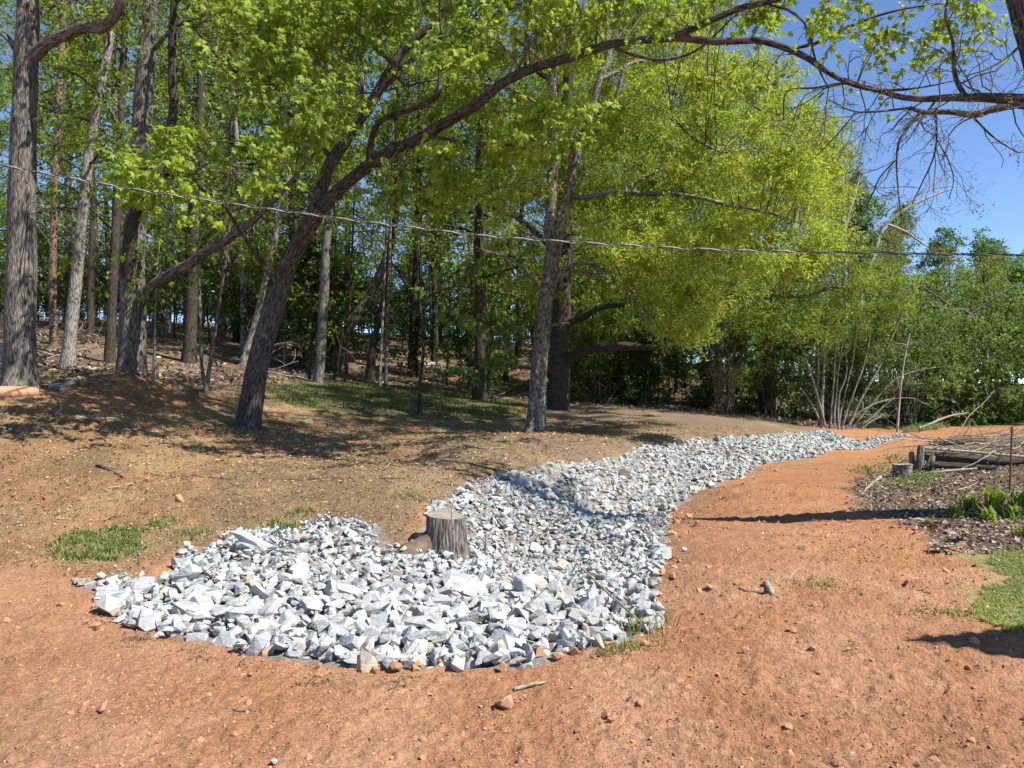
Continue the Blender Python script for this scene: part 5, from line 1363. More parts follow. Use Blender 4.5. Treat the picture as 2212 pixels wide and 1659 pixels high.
def snags():
    rng = np.random.default_rng(650)
    def snag(name, label, rows, d, bark, ntw, tl):
        g = PX(rows[0][0][0], rows[0][0][1], d)
        root = thing(name, label, 'tree', (g[0], g[1], float(H(g[0], g[1]))))
        allp = []
        for k, c in enumerate(rows):
            pts = [[*PX(a, b, d), w / 2 / FPX * d] for a, b, w in c]
            if k == 0: pts = [[pts[0][0], pts[0][1], float(H(g[0], g[1])) - 0.2, pts[0][3] * 1.3]] + pts
            L = spline(np.array(pts), 0.35); L[:, :3] += np.cumsum(rng.normal(0, 0.02, (len(L), 3)), 0) * (0 if k == 0 else 1)
            m = MB(); tube(m, L, 8, 0.06); m.build('trunk' if k == 0 else 'limb', bark, root, smooth=True)
            allp.append(L)
        m = MB()
        A = np.concatenate(allp)
        A = A[len(A) // 4:]
        for k in range(ntw):
            i = int(rng.integers(0, len(A)))
            w = wander(rng, A[i, :3], rng.normal(size=3) + np.array([0, 0, 0.7]), tl * rng.uniform(0.4, 1.2), 0.014, 0.005, 6, 0.2)
            tube(m, w, 3)
            for j in range(3):
                q = w[int(rng.integers(2, 6))]
                tube(m, wander(rng, q[:3], rng.normal(size=3) + np.array([0, 0, 0.4]), tl * 0.4, 0.008, 0.003, 4, 0.25), 3)
        m.build('twigs', bark, root, smooth=True, kind='stuff')
    snag('bare_snag', 'bare white forked snag beside the yellow crown against the sky', [[(1826, 560, 9), (1824, 500, 9), (1823, 450, 8), (1821, 400, 6), (1820, 350, 4)], [(1824, 500, 7), (1838, 450, 6), (1850, 410, 5), (1862, 360, 3)]], 40, M_SNAG, 16, 1.6)
    snag('bare_snag', 'bare grey leaning tree whose twigs fan out below the near limb', [[(1860, 640, 10), (1885, 560, 9), (1910, 490, 8), (1960, 450, 7), (2010, 425, 5), (2060, 405, 3)], [(1915, 485, 6), (1955, 500, 5), (2000, 530, 3)], [(1960, 450, 5), (1990, 415, 4), (2040, 385, 3)]], 36, M_SNAG, 30, 1.5)
    snag('bare_snag', 'low bare grey limb tree over the right hand bushes', [[(2130, 780, 12), (2120, 730, 10), (2090, 675, 9), (2050, 668, 7), (2010, 660, 5)], [(2095, 680, 7), (2140, 650, 5), (2200, 620, 4)], [(2060, 668, 5), (2020, 640, 4), (1985, 618, 3)]], 33, M_BARK_GREY, 22, 1.2)
snags()

# ---- the near tree whose trunk stands just past the right edge
def near_right_tree():
    rng = np.random.default_rng(700)
    trunk = [(2440, 1098, 9.9, 120), (2425, 1060, 9.8, 92), (2395, 800, 9.1, 90), (2350, 480, 8.4, 88), (2302, 240, 8.0, 86), (2258, 110, 8.0, 80), (2226, 10, 8.0, 76), (2190, -150, 8.0, 62), (2170, -400, 8.0, 40)]
    trunk = [(p_, q_, d_, w_ * 1.35) for p_, q_, d_, w_ in trunk]
    Ls = [[(2300, 250, 8, 54), (2250, 222, 8, 46), (2205, 212, 8, 36), (2165, 209, 8.1, 27), (2130, 207, 8.2, 24), (2060, 208, 8.4, 20), (2000, 213, 8.6, 17), (1950, 211, 8.8, 15), (1905, 197, 9, 13), (1870, 188, 9.2, 10), (1820, 170, 9.3, 7)],
          [(2215, 215, 8, 26), (2180, 230, 8, 22), (2150, 236, 8, 20), (2102, 249, 8, 18), (2060, 243, 8.1, 15), (2000, 244, 8.2, 12), (1965, 232, 8.3, 9)],
          [(2085, 206, 8.2, 14), (2066, 170, 8.2, 12), (2060, 130, 8.2, 10), (2056, 80, 8.2, 8), (2042, 40, 8.2, 7), (2050, -20, 8.2, 5)],
          [(1990, 240, 8.2, 8), (1958, 280, 8.2, 7), (1940, 315, 8.2, 6), (1936, 360, 8.2, 5), (1940, 405, 8.2, 4), (1946, 470, 8.2, 2.5)],
          [(1967, 233, 8.3, 6), (1900, 240, 8.3, 5.5), (1860, 242, 8.4, 5), (1830, 236, 8.4, 4), (1790, 215, 8.5, 3)],
          [(2022, 243, 8.15, 6), (2023, 300, 8.1, 5), (2015, 345, 8.1, 4.5), (1995, 390, 8.1, 4), (1970, 440, 8.1, 3)],
          [(1850, 240, 8.4, 4), (1822, 275, 8.4, 3.5), (1790, 310, 8.5, 3), (1760, 340, 8.6, 2)],
          [(1936, 345, 8.2, 4), (1900, 385, 8.3, 3.5), (1880, 430, 8.3, 3), (1850, 470, 8.4, 2)],
          [(2023, 300, 8.1, 4), (2050, 350, 8, 3), (2060, 390, 8, 2.5), (2050, 430, 8, 2)],
          [(1870, 190, 9.2, 7), (1820, 180, 9.1, 6), (1760, 190, 9.1, 5), (1700, 198, 9.2, 4), (1692, 260, 9.2, 3)],
          [(2240, 60, 8, 10), (2180, 120, 7.9, 7), (2130, 150, 7.8, 5), (2080, 165, 7.8, 3)],
          [(2100, 250, 8, 7), (2150, 300, 7.8, 5), (2200, 330, 7.6, 3)],
          [(2190, -140, 8, 34), (2050, -260, 8.6, 24), (1880, -330, 9.2, 15), (1700, -380, 9.8, 8)]]
    root, fo = build_tree('near_bare_tree', 'dark near tree entering at the upper right with budding twisted limbs', trunk, Ls, M_BARK_LICH, 71, 18, 0.08, 0.5, step=0.12)
    # fine bare twigs
    tips = []
    def grow(p, d, L, r, lev):
        w = wander(rng, p, d, L, r, r * 0.45, 7, 0.26, 0.05, 0.0)
        tube(fo.tw, w, 4 if lev == 0 else 3)
        if lev == 2:
            tips.append((w[-1, :3], w[-1, :3] - w[-2, :3])); 
            if rng.uniform() < 0.5: tips.append((w[-3, :3], w[-2, :3] - w[-3, :3]))
            return
        for k in range(int(rng.integers(2, 5))):
            i = int(rng.integers(2, 7))
            dd = (w[i, :3] - w[i - 1, :3]); dd /= np.linalg.norm(dd)
            grow(w[i, :3], dd + rng.normal(0, 0.7, 3), L * rng.uniform(0.35, 0.65), r * 0.55, lev + 1)
    for L in fo.limb[1:]:
        thin_ = L[:, 3] < 0.075
        idx = np.nonzero(thin_)[0]
        if not len(idx): continue
        ln = len(idx) * 0.1
        for k in range(int(3 + ln * 2.6)):
            i = int(rng.choice(idx)); i = max(1, i)
            dd = L[i, :3] - L[i - 1, :3]; dd = dd / (np.linalg.norm(dd) + 1e-9)
            grow(L[i, :3], dd * 0.6 + rng.normal(0, 0.8, 3) + np.array([0, 0, -0.15]), rng.uniform(0.35, 0.95), min(0.010, L[i, 3] * 0.6), 0)
    P_ = np.array([t[0] for t in tips]); T_ = np.array([t[1] for t in tips])
    sel = rng.uniform(0, 1, len(P_)) < 0.55
    P_, T_ = np.repeat(P_[sel], 3, 0), np.repeat(T_[sel], 3, 0)
    T_ /= np.linalg.norm(T_, axis=1)[:, None] + 1e-9
    n = len(P_)
    add_leaves(fo.lv, LEAF_LANCE, P_ + rng.normal(0, 0.012, (n, 3)), T_ + rng.normal(0, 0.7, (n, 3)), rng.normal(0, 0.6, (n, 3)) + np.array([0, 0, 0.7]), rng.uniform(0.02, 0.045, n))
    finish(fo, root, M_LEAF_BUD, M_TWIG)
near_right_tree()

# ---- hanging maple spray in front of the dark wood
def understory_maple():
    rng = np.random.default_rng(720)
    trunk = [(905, 880, 20.5, 10), (908, 820, 20.5, 8), (915, 740, 20.4, 7), (905, 640, 20.2, 6), (900, 560, 20, 5), (890, 470, 19.8, 3)]
    Ls = [[(912, 700, 20.3, 5), (960, 670, 19.4, 4), (1020, 680, 18.6, 3.5), (1080, 730, 18, 3), (1100, 790, 17.8, 2)], [(906, 650, 20.2, 5), (980, 620, 19, 4), (1060, 630, 18.2, 3), (1110, 640, 17.8, 2)]]
    root, fo = build_tree('young_maple', 'young maple with hanging bright leaves left of the pale forked oak', trunk, Ls, M_BARK_DARK, 73, 8, 0.04, 0.2)
    for poly, n in (([(920, 660), (1060, 660), (1130, 700), (1110, 760), (1000, 720)], 13), ([(960, 760), (1100, 740), (1110, 800), (980, 810)], 7), ([(880, 560), (1050, 560), (1050, 650), (900, 640)], 8)):
        for q in rand_in_px(rng, poly, n):
            fo.blob(PX(q[0], q[1], rng.uniform(17.6, 19.5)), 0.36 * rng.uniform(0.7, 1.3), int(rng.uniform(14, 30)), LEAF_MAPLE, 0.15, ntw=4, hang=0.9, maxjoin=3)
    finish(fo, root, M_LEAF_BUSH, M_BARK_DARK)
understory_maple()

# ------------------------------------------------------------------ made things
def box_mb(mb, c, s, R=None):
    V = np.array([[x, y, z] for x in (-.5, .5) for y in (-.5, .5) for z in (-.5, .5)]) * np.array(s)
    if R is not None: V = V @ np.array(R).T
    mb.add(V + np.array(c), np.array([[0, 1, 3, 2], [4, 6, 7, 5], [0, 4, 5, 1], [2, 3, 7, 6], [0, 2, 6, 4], [1, 5, 7, 3]]))

def cable():
    rng = np.random.default_rng(1)
    pts = [(-420, 268, 9.6), (0, 356, 9.4), (330, 415, 9.2), (660, 462, 9.0), (900, 492, 8.9), (1106, 514, 8.8), (1500, 537, 8.6), (1800, 545, 8.5), (2212, 551, 8.3), (2700, 548, 8.0)]
    C = spline(np.array([[*PX(*p), 0.006] for p in pts]), 0.03)
    base = C[:, :3]
    root = thing('service_cable', 'twisted dark service cable strung across the whole view in front of the trees', 'cable', base[len(base) // 2])
    s = np.concatenate([[0], np.cumsum(np.linalg.norm(np.diff(base, axis=0), axis=1))])
    for k, (mat, r, nm, off) in enumerate(((M_CABLE, 0.0062, 'insulated_wire', 0.0095), (M_CABLE, 0.0062, 'insulated_wire', 0.0095), (M_CABLE_BARE, 0.0045, 'bare_wire', 0.0085))):
        a = s * 2 * np.pi / 0.42 + k * 2.094
        P4 = np.column_stack([base[:, 0] + 0 * a, base[:, 1] + off * np.cos(a), base[:, 2] + off * np.sin(a), np.full(len(a), r)])
        mb = MB(); tube(mb, P4, 6); mb.build(nm, mat, root, smooth=True)
    far = spline(np.array([[*PX(*p), 0.018] for p in ((2040, 690, 40), (2104, 694, 40), (2212, 695, 40), (2500, 688, 40))]), 0.5)
    mb = MB(); tube(mb, far, 5)
    tag(mb.build('far_wire', M_CABLE, None, smooth=True, origin=far[0, :3]), 'single thin wire low over the bushes at the far right', 'cable')
cable()

def stump():
    g = G(963, 1192); g[2] = float(H(g[0], g[1]))
    root = thing('tree_stump', 'sawn grey stump with ribbed bark standing in the rocks', 'stump', g)
    d = g[1]
    zt = PX(963, 1112, d)[2]
    rng = np.random.default_rng(3)
    n = 40; th = np.linspace(0, 2 * np.pi, n, endpoint=False)
    zs = np.array([-0.25, 0.0, 0.05, 0.12, 0.22, zt - g[2] - 0.012, zt - g[2]])
    base_r = np.array([0.235, 0.22, 0.21, 0.203, 0.198, 0.195, 0.190])
    V = []; B = []
    for z, r in zip(zs, base_r):
        rr = r * (1 + 0.035 * np.cos(3 * th + 1) + 0.025 * np.cos(5 * th) + 0.008 * np.sin(17 * th + z * 3) + 0.06 * np.maximum(0, np.cos(4 * th + 0.6)) * max(0, 0.15 - z) / 0.15)
        tilt = 0.02 * np.cos(th - 2.6) * (z > 0.25)
        V.append(np.stack([rr * np.cos(th), rr * np.sin(th), z + tilt + 0 * th], 1)); B.append(np.stack([0.2 * np.cos(th), 0.2 * np.sin(th), np.full(n, z)], 1))
    m = len(zs)
    F = np.array([[a * n + k, a * n + (k + 1) % n, (a + 1) * n + (k + 1) % n, (a + 1) * n + k] for a in range(m - 1) for k in range(n)])
    mb = MB(); mb.add(np.vstack(V) + g, F, np.vstack(B)); mb.build('bark', M_BARK_GREY, root, smooth=True)
    top = V[-1] * np.array([0.985, 0.985, 1]) + np.array([0, 0, 0.001])
    tb = MB(); c = top.mean(0)
    inner = c + (top - c) * 0.5 + np.array([0, 0, 0.004])
    tb.add(np.vstack([top, inner, [c + np.array([0, 0, 0.002])]]) + g, np.array([[k, (k + 1) % n, n + (k + 1) % n, n + k] for k in range(n)]))
    tb.f.setdefault(3, []).append(np.array([[n + k, n + (k + 1) % n, 2 * n] for k in range(n)]))
    tb.build('cut_face', M_WOOD_CUT, root)
    # buttress of bare root wood and soil at its left
    lb = MB()
    q = g + np.array([-0.10, -0.02, 0.20]); e = G(855, 1205); e = np.array([e[0], e[1], float(H(e[0], e[1]))])
    L = spline(np.array([[*q, 0.07], [*(q * 0.6 + e * 0.4 + np.array([0, 0.02, -0.07])), 0.10], [*(q * 0.25 + e * 0.75 + np.array([0, 0.02, -0.05])), 0.10], [*(e + np.array([-0.05, 0.02, -0.10])), 0.06]]), 0.05)
    tube(lb, L, 14, 0.14, seed=4); lb.build('root_buttress', M_SOILWOOD, root, smooth=True)
    tb = MB()
    tube(tb, wander(np.random.default_rng(5), g + np.array([0.07, -0.12, 0.3]), (0.1, -0.2, 1), 0.26, 0.005, 0.002, 6, 0.2), 5)
    tb.build('sprout', M_TWIG, root, smooth=True)
    # little right stump among weeds
    g2 = G(1950, 1030); d2 = g2[1]
    r2 = thing('tree_stump', 'small pale stump among green weeds on the mulch bank', 'stump', g2)
    top = PX(1950, 1003, d2)[2]
    P4 = np.array([[g2[0] - 0.02, g2[1], g2[2] - 0.15, 0.165], [g2[0], g2[1], g2[2] + 0.02, 0.155], [g2[0], g2[1], (g2[2] + top) / 2, 0.15], [g2[0], g2[1], top, 0.16]])
    mb = MB(); tube(mb, spline(P4, 0.05), 22, 0.05, seed=3); mb.build('bark', M_BARK_PALE, r2, smooth=True)
    cb = MB(); a = np.linspace(0, 2 * np.pi, 22, endpoint=False)
    rim = np.stack([g2[0] + 0.163 * np.cos(a), g2[1] + 0.163 * np.sin(a), top + 0.003 + 0.008 * np.sin(3 * a)], 1)
    cb.add(np.vstack([rim, [[g2[0], g2[1], top - 0.02]]]), np.array([[k, (k + 1) % 22, 22] for k in range(22)])); cb.build('cut_face', M_WOOD_CUT, r2)
stump()

def stakes():
    g = G(1050, 1196)
    t = PX(1050, 1152, g[1])
    mb = MB(); tube(mb, np.array([[*(g - np.array([0, 0, 0.1])), 0.011], [*t, 0.011]]), 8, cap=True)
    tag(mb.build('metal_stake', M_STEEL, None, smooth=False, origin=g), 'short grey metal stake upright in the rocks right of the cut stump', 'stake')
    g = G(2180, 1068); t = PX(2186, 921, g[1])
    r = thing('garden_post', 'tall thin rusty steel rod standing in the mulch at the right', 'post', g)
    mb = MB(); tube(mb, np.array([[*(g - np.array([0, 0, 0.2])), 0.013], [*((g + t) / 2 + np.array([0.004, 0, 0])), 0.013], [*t, 0.0125]]), 8, cap=True); mb.build('rod', M_RUST, r, smooth=False)
    mb = MB(); box_mb(mb, t + np.array([0, 0, -0.05]), (0.03, 0.02, 0.05)); mb.build('hook', M_RUST, r)
stakes()

def brush_pile():
    rng = np.random.default_rng(810)
    g = G(2110, 1000)
    # long weathered logs
    logs = [('long dark log lying along the back of the mulch bank', [(1996, 984, 13.6, 24), (2080, 990, 13.5, 25), (2170, 998, 13.4, 24), (2330, 1012, 13.2, 22)], M_BARK_DARK), ('long pale peeled pole on top of the dark log', [(1986, 967, 13.5, 7), (2060, 973, 13.4, 7), (2150, 981, 13.3, 7), (2330, 997, 13.1, 6)], M_TWIG_PALE),
            ('grey log lying in front of the long dark log', [(2010, 1003, 13.1, 16), (2090, 1008, 13.0, 17), (2150, 1013, 12.9, 13)], M_BARK_DARK), ('short dark log at the back of the brush pile', [(2018, 958, 15.0, 14), (2080, 955, 15.2, 13), (2130, 956, 15.3, 11)], M_BARK_DARK),
            ('thin peeled stick below the long dark log', [(2000, 1000 + 22, 12.6, 6), (2060, 1016, 12.7, 6), (2110, 1012, 12.8, 5)], M_TWIG_PALE)]
    for lab, c, mat in logs:
        L = limb4(c)
        for q in L:
            q[2] = max(q[2], float(H(q[0], q[1])) + q[3] * 0.7)
        S = spline(L, 0.12)
        mb = MB(); tube(mb, S, 12, 0.07, seed=len(lab), cap=True)
        tag(mb.build('log', mat, None, smooth=True, origin=S[0, :3]), lab, 'log')
    # three lichened chunks at the near end
    for k, (px, py, d, L, w, a, lab) in enumerate(((1985, 990, 13.3, 0.42, 0.07, 1.2, 'lichened grey chunk of wood leaning at the left end of the logs'), (2003, 1000, 13.2, 0.36, 0.06, 0.7, 'pale broken branch chunk at the left end of the logs'), (1972, 1000, 13.4, 0.3, 0.05, 1.6, 'short dark chunk of wood behind the small pale stump'))):
        p = PX(px, py, d); p[2] = float(H(p[0], p[1])) + 0.05
        S = spline(np.array([[*p, w], [*(p + np.array([math.cos(a) * 0.5, 0.1, math.sin(a)]) * L * 0.5), w * 0.95], [*(p + np.array([math.cos(a) * 0.45, 0.16, math.sin(a)]) * L), w * 0.8]]), 0.08)
        mb = MB(); tube(mb, S, 10, 0.12, seed=k, cap=True)
        tag(mb.build('wood_chunk', M_BARK_GREY, None, smooth=True, origin=p), lab, 'wood chunk')
    root = thing('brush_pile', 'tangled heap of dry pale branches lying on the logs by the far path', 'brush pile', g)
    for k in range(80):
        px = rng.uniform(1990, 2330); d = rng.uniform(12.9, 16)
        py = 945 + (px - 1990) * 0.02 + rng.uniform(-6, 40) * (13 / d)
        p = PX(px, py, d); p[2] = max(p[2], float(H(p[0], p[1])) + 0.03)
        a = rng.normal(0.25, 0.45) + (math.pi if rng.uniform() < 0.3 else 0)
        w = wander(rng, p, (math.cos(a), math.sin(a) * 0.7, rng.normal(0.06, 0.12)), rng.uniform(0.5, 1.9), rng.uniform(0.006, 0.020), 0.004, 7, 0.12, 0.02)
        w[:, 2] = np.maximum(w[:, 2], H(w[:, 0], w[:, 1]) + 0.01)
        mb = MB(); tube(mb, w, 5)
        for j in range(int(rng.integers(1, 4))):
            i = int(rng.integers(2, 6)); w2 = wander(rng, w[i, :3], (w[i, :3] - w[i - 1, :3]) / 0.2 + rng.normal(0, 0.8, 3), rng.uniform(0.2, 0.6), w[i, 3] * 0.6, 0.003, 5, 0.2)
            w2[:, 2] = np.maximum(w2[:, 2], H(w2[:, 0], w2[:, 1]) + 0.01); tube(mb, w2, 4)
        mb.build('branch', M_TWIG_PALE if rng.uniform() < 0.75 else M_TWIG, root, smooth=True)
    # single sticks that lie about
    sticks = [([(1985, 940 + 6, 14.6), (2040, 925, 14.9), (2090, 912, 15.2)], 0.022, 'pale peeled branch sloping up out of the brush pile', M_TWIG_PALE, 0.18), ([(210, 1008, 0), (240, 1020, 0), (268, 1035, 0)], 0.022, 'short grey stick lying on the tan slope', M_TWIG, 0.02), ([(228, 1060, 0), (268, 1053, 0), (300, 1043, 0)], 0.014, 'thin curved stick below the grey stick on the tan slope', M_TWIG_PALE, 0.02),
              ([(1246, 1240, 0), (1290, 1290, 0), (1330, 1330, 0), (1384, 1382, 0)], 0.009, 'long thin dry stick leaning across the right part of the rocks', M_TWIG_PALE, 0.10), ([(1568, 1258, 0), (1590, 1268, 0), (1605, 1278, 0), (1648, 1283, 0)], 0.014, 'twisted grey root on the red path', M_TWIG, 0.02), ([(1656, 1270, 0), (1662, 1282, 0), (1670, 1294, 0)], 0.030, 'stubby pale chunk of wood on the red path', M_WOOD_CUT, 0.03),
              ([(1700, 1265, 0), (1715, 1240, 0), (1735, 1228, 0)], 0.007, 'fine curved twig on the red path right of the stubby chunk', M_TWIG_PALE, 0.01), ([(1110, 1497, 0), (1150, 1485, 0), (1180, 1480, 0)], 0.010, 'thin pale splinter on the clay in front of the rocks', M_TWIG_PALE, 0.012), ([(505, 1540, 0), (520, 1543, 0), (560, 1540, 0)], 0.007, 'thin twig on the left clay', M_TWIG, 0.01),
              ([(1870, 1060, 0), (1915, 1022, 0), (1940, 1012, 0)], 0.018, 'pale stick leaning toward the small pale stump', M_TWIG_PALE, 0.02), ([(1905, 1030, 0), (1880, 1050, 0), (1862, 1072, 0)], 0.014, 'second pale stick left of the small pale stump', M_TWIG_PALE, 0.02), ([(2000, 1040, 0), (2060, 1060, 0), (2110, 1048, 0)], 0.012, 'bent pale twig on the mulch in front of the logs', M_TWIG_PALE, 0.02),
              ([(150, 905, 0), (200, 908, 0), (252, 906, 0)], 0.030, 'weathered branch piece on the shaded clay left of the mound', M_TWIG_PALE, 0.03), ([(120, 905, 0), (134, 890, 0), (130, 870, 0)], 0.014, 'bleached forked twig standing by the left log', M_SNAG, 0.08), ([(640, 915, 0), (700, 905, 0), (742, 912, 0)], 0.016, 'fallen stick on the shaded soil right of the leaning maple', M_TWIG_PALE, 0.02),
              ([(830, 1020, 0), (838, 1012, 0), (845, 1000, 0)], 0.008, 'short upright splinter on the brown soil', M_TWIG_PALE, 0.05), ([(1000, 962, 0), (1040, 970, 0), (1090, 968, 0)], 0.016, 'pale root on the soil left of the pale forked oak', M_TWIG_PALE, 0.02), ([(1060, 870, 0), (1100, 855, 0), (1150, 845, 0)], 0.035, 'dark fallen limb on the back lawn by the pale forked oak', M_BARK_DARK, 0.15)]
    for pts, r, lab, mat, lift in sticks:
        rows = []
        for px, py, d in pts:
            q = PX(px, py, d) if d else G(px, py)
            q = np.array([q[0], q[1], max(q[2], float(H(q[0], q[1]))) + lift]); rows.append([*q, r])
        rows[-1][3] *= 0.55
        S = spline(np.array(rows), 0.06); S[:, :3] += np.cumsum(rng.normal(0, r * 0.12, (len(S), 3)), 0)
        mb = MB(); tube(mb, S, 7, 0.08, cap=True)
        tag(mb.build('stick', mat, None, smooth=True, origin=S[0, :3]), lab, 'stick')
brush_pile()

def left_bits():
    rng = np.random.default_rng(820)
    # clay-caked log and pale stones beside the left trunk
    g = G(0, 858)
    S = spline(np.array([[*(G(-90, 862) + np.array([0, 0, 0.06])), 0.13], [*(G(-10, 858) + np.array([0, 0, 0.07])), 0.14], [*(G(78, 853) + np.array([0, 0, 0.05])), 0.11]]), 0.12)
    mb = MB(); tube(mb, S, 12, 0.1, seed=2, cap=True)
    tag(mb.build('log', M_CLOD, None, smooth=True, origin=g), 'clay caked log at the foot of the thick left trunk', 'log')
    for k, (px, py, s, lab) in enumerate(((118, 838, 0.36, 'broad pale stone right of the thick left trunk'), (150, 832, 0.30, 'pale stone left of the red mound'), (138, 846, 0.22, 'small pale stone below the other two by the mound'), (178, 834, 0.16, 'small pale stone nearest the red mound'))):
        q = G(px, py); V, F = STONES[k + 3]
        o = place('fieldstone', shape_mesh('fieldstone', V, F, M_WOOD_CUT if k == 3 else M_STONE), q + np.array([0, 0, 0.05]), rots(rng, 1, 0.2)[0], s)
        tag(o, lab, 'stone')
    for k, (px, py, s, lab) in enumerate(((166, 1263, 0.12, 'leftmost white stone lying apart on the clay'), (182, 1266, 0.13, 'white stone beside the leftmost one off the rock tip'), (1478, 1190, 0.07, 'small white stone strayed onto the red path edge'), (1512, 1247, 0.04, 'tiny white pebble on the red path'), (1690, 1265, 0.05, 'pale pebble right of the stubby wood chunk'), (595, 1652, 0.055, 'pale half buried stone at the bottom edge of the clay'))):
        q = G(px, py); V, F = STONES[k + 9]
        o = place('loose_stone', shape_mesh('loose_stone', V, F, M_STONE), q + np.array([0, 0, s * 0.25]), rots(rng, 1, 0.4)[0], s)
        tag(o, lab, 'stone')
    # stack of grey boards peeping out behind the left trunk
    b = PX(-25, 800, 16.5); b[2] = float(H(b[0], b[1]))
    root = thing('board_stack', 'stack of weathered grey boards behind the thick left trunk', 'board stack', b)
    for k in range(6):
        mb = MB(); box_mb(mb, b + np.array([rng.normal(0, 0.03), rng.normal(0, 0.04), 0.06 + k * 0.115]), (1.15, 0.28, 0.085), Matrix.Rotation(rng.normal(0.05, 0.05), 3, 'Z'))
        mb.build('board', M_GREYWOOD, root)
    p = PX(16, 820, 16.3); p[2] = float(H(p[0], p[1]))
    mb = MB(); box_mb(mb, p + np.array([-0.04, 0, 0.55]), (0.07, 0.07, 1.4)); mb.build('post', M_RUST, root)
    # forest floor: fallen branches and a pale log end
    for k in range(26):
        px = rng.uniform(60, 900); d = rng.uniform(22, 40)
        x = (px - CX) / FPX * d
        w = wander(rng, (x, d, float(H(x, d)) + 0.1), (rng.normal(), rng.normal() * 0.4, rng.uniform(0, 0.35)), rng.uniform(1.2, 3.5), rng.uniform(0.015, 0.045), 0.01, 7, 0.12, 0.03)
        w[:, 2] = np.maximum(w[:, 2], H(w[:, 0], w[:, 1]) + 0.02)
        mb = MB(); tube(mb, w, 6)
        for j in range(4):
            i = int(rng.integers(1, 6)); tube(mb, wander(rng, w[i, :3], rng.normal(size=3) + np.array([0, 0, 0.5]), rng.uniform(0.4, 1.3), w[i, 3] * 0.5, 0.005, 5, 0.2), 4)
        tag(mb.build('fallen_branch', M_TWIG_PALE, None, smooth=True, origin=w[0, :3]), 'bleached fallen branch lying on the leaf litter of the wood', 'branch', 'fallen branches on the forest floor')
    q = PX(905, 741, 34); 
    S = spline(np.array([[q[0], q[1], float(H(q[0], q[1])) + 0.2, 0.2], [q[0] + 0.9, q[1] + 0.6, float(H(q[0] + 0.9, q[1] + 0.6)) + 0.15, 0.19]]), 0.2)
    mb = MB(); tube(mb, S, 12, 0.05, cap=True); tag(mb.build('log', M_SNAG, None, smooth=True, origin=S[0, :3]), 'pale sawn log end deep in the shaded wood', 'log')
left_bits()

def plants_right():
    rng = np.random.default_rng(830)
    spots = [(2058, 1118, 0.20, 26), (2095, 1100, 0.24, 30), (2150, 1095, 0.34, 34), (2130, 1125, 0.22, 34), (2190, 1118, 0.26, 34), (2205, 1095, 0.3, 26), (2215, 1160, 0.2, 24), (2010, 1128, 0.12, 16)]
    labs = ['leftmost small daylily tuft on the mulch', 'daylily tuft second from the left on the mulch', 'tallest broad leaved lily clump left of the rusty rod', 'low bushy daylily clump in front of the tallest one', 'daylily clump at the right edge before the rod', 'lily clump at the right edge behind the others', 'bright weed clump at the lawn corner by the right edge', 'tiny green sprout on the dark mulch']
    for (px, py, h, n), lab in zip(spots, labs):
        g = G(px, py)
        root = thing('daylily', lab, 'plant', g, 'green plants on the mulch bank')
        lv = MB()
        a = rng.uniform(0, 2 * np.pi, n); el = rng.uniform(0.5, 1.3, n)
        tip = np.stack([np.cos(a) * np.cos(el), np.sin(a) * np.cos(el), np.sin(el)], 1)
        nr = np.stack([-np.cos(a) * np.sin(el), -np.sin(a) * np.sin(el), np.cos(el)], 1)
        add_leaves(lv, LEAF_STRAP, g + np.column_stack([rng.normal(0, 0.05, (n, 2)), np.zeros(n)]), tip, nr, h * rng.uniform(0.5, 1.1, n))
        lv.build('leaves', M_LEAF_WOOD, root, kind='stuff')
    weeds = [(1965, 1052, 0.14, 'dark green weed mat at the foot of the small pale stump'), (1935, 1000, 0.18, 'weeds on the bank behind the small pale stump'), (1990, 1035, 0.12, 'weeds right of the small pale stump'), (1880, 1020, 0.12, 'thin green weeds on the tip of the mulch bank'), (100, 820, 0.2, 'leafy weeds between the thick left trunk and the stones')]
    for px, py, h, lab in weeds:
        g = G(px, py); root = thing('weed_clump', lab, 'weeds', g); lv = MB(); n = 160
        p = g + rng.normal(0, 1, (n, 3)) * np.array([0.22, 0.16, 0]); p[:, 2] = H(p[:, 0], p[:, 1]) + rng.uniform(0.01, h, n)
        add_leaves(lv, LEAF_OVAL, p, rng.normal(0, 1, (n, 3)), rng.normal(0, 0.4, (n, 3)) + np.array([0, 0, 1]), rng.uniform(0.03, 0.07, n)); lv.build('leaves', M_LEAF_BUSH, root, kind='stuff')
    # bundle of dry grey leaves at the front of the mulch
    for k, (px, py) in enumerate(((2075, 1170), (2010, 1140), (2030, 1195))):
        g = G(px, py); root = thing('dry_clump', ['collapsed clump of dry grey leaves on the mulch edge', 'flattened grey leaf bundle left of the collapsed clump', 'dry leaf bundle at the lawn edge of the mulch'][k], 'dead plant', g); lv = MB(); n = 46
        a = rng.uniform(0, 2 * np.pi, n); el = rng.uniform(-0.1, 0.5, n)
        tip = np.stack([np.cos(a) * np.cos(el), np.sin(a) * np.cos(el), np.sin(el)], 1)
        add_leaves(lv, LEAF_LANCE, g + np.column_stack([rng.normal(0, 0.05, (n, 2)), rng.uniform(0.02, 0.08, n)]), tip, rng.normal(0, 0.3, (n, 3)) + np.array([0, 0, 1]), rng.uniform(0.06, 0.15, n)); lv.build('leaves', M_LITTER, root, kind='stuff')
plants_right()

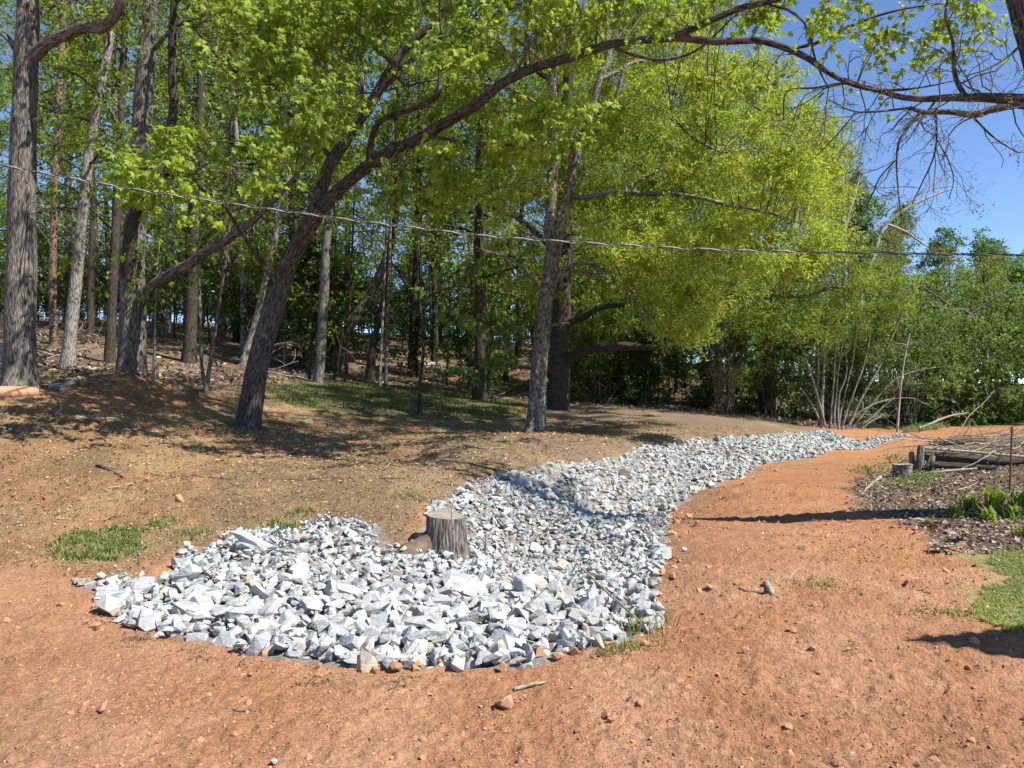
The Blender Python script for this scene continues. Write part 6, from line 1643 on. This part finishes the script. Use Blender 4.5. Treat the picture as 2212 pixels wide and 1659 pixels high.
# far white house beyond the trees
def house():
    x, y = PX(1285, 0, 62)[:2]; z = float(H(x, y)) - 0.3
    root = thing('white_house', 'small white house glimpsed far behind the trees', 'house', (x, y, z))
    mb = MB(); box_mb(mb, (x, y, z + 1.7), (7.5, 5.5, 3.4)); mb.build('wall', M_WHITE, root); root.rotation_euler = (0, 0, math.radians(50))
    rb = MB()
    V = np.array([[-4.1, -3.1, 3.4], [4.1, -3.1, 3.4], [4.1, 3.1, 3.4], [-4.1, 3.1, 3.4], [-4.1, 0, 5.2], [4.1, 0, 5.2]]) + np.array([x, y, z])
    rb.add(V, np.array([[0, 1, 5, 4], [2, 3, 4, 5]])); rb.f.setdefault(3, []).append(np.array([[1, 2, 5], [3, 0, 4]])); rb.f[4].append(np.array([[0, 3, 2, 1]]))
    rb.build('roof', M_ROOF, root)
    for dx in (-2.2, 0.4, 2.4):
        w = MB(); box_mb(w, (x + dx, y - 2.77, z + 1.7), (0.9, 0.06, 1.2)); o = w.build('window', M_GLASS, root)
    # unseen roof inferred from its shadow; its corner is shaped so that shadow fits
    tip = G(1982, 1391); up = G(2212, 1367); lo = G(2212, 1428)
    hz = 2.6
    off = np.array([SDIR.x, SDIR.y]) / SDIR.z * hz
    C0 = tip[:2] + off; a = up[:2] - tip[:2]; a /= np.linalg.norm(a); b = lo[:2] - tip[:2]; b /= np.linalg.norm(b)
    r2 = thing('shadow_roof', 'unseen roof outside the view, shaped to cast the corner shadow at the right', 'shadow_roof', (C0[0] + 1.5, C0[1] - 0.6, 0))
    pl = [C0, C0 + b * 3.2, C0 + a * 3.6 + b * 3.2, C0 + a * 3.6]
    m = MB(); V = np.array([[p[0], p[1], hz] for p in pl] + [[p[0], p[1], hz + 0.14] for p in pl])
    m.add(V, np.array([[3, 2, 1, 0], [4, 5, 6, 7], [0, 1, 5, 4], [1, 2, 6, 5], [2, 3, 7, 6], [3, 0, 4, 7]])); m.build('roof', M_ROOF, r2)
    for u, v in ((1.3, 0.9), (3.3, 0.6), (1.2, 2.9), (3.3, 2.9)):
        p = C0 + a * u + b * v; m = MB(); box_mb(m, (p[0], p[1], hz / 2 - 0.05), (0.1, 0.1, hz + 0.08)); m.build('post', M_WHITE, r2)
house()
print('objects', len(bpy.data.objects), 'polygons', sum(len(m.polygons) for m in bpy.data.meshes))
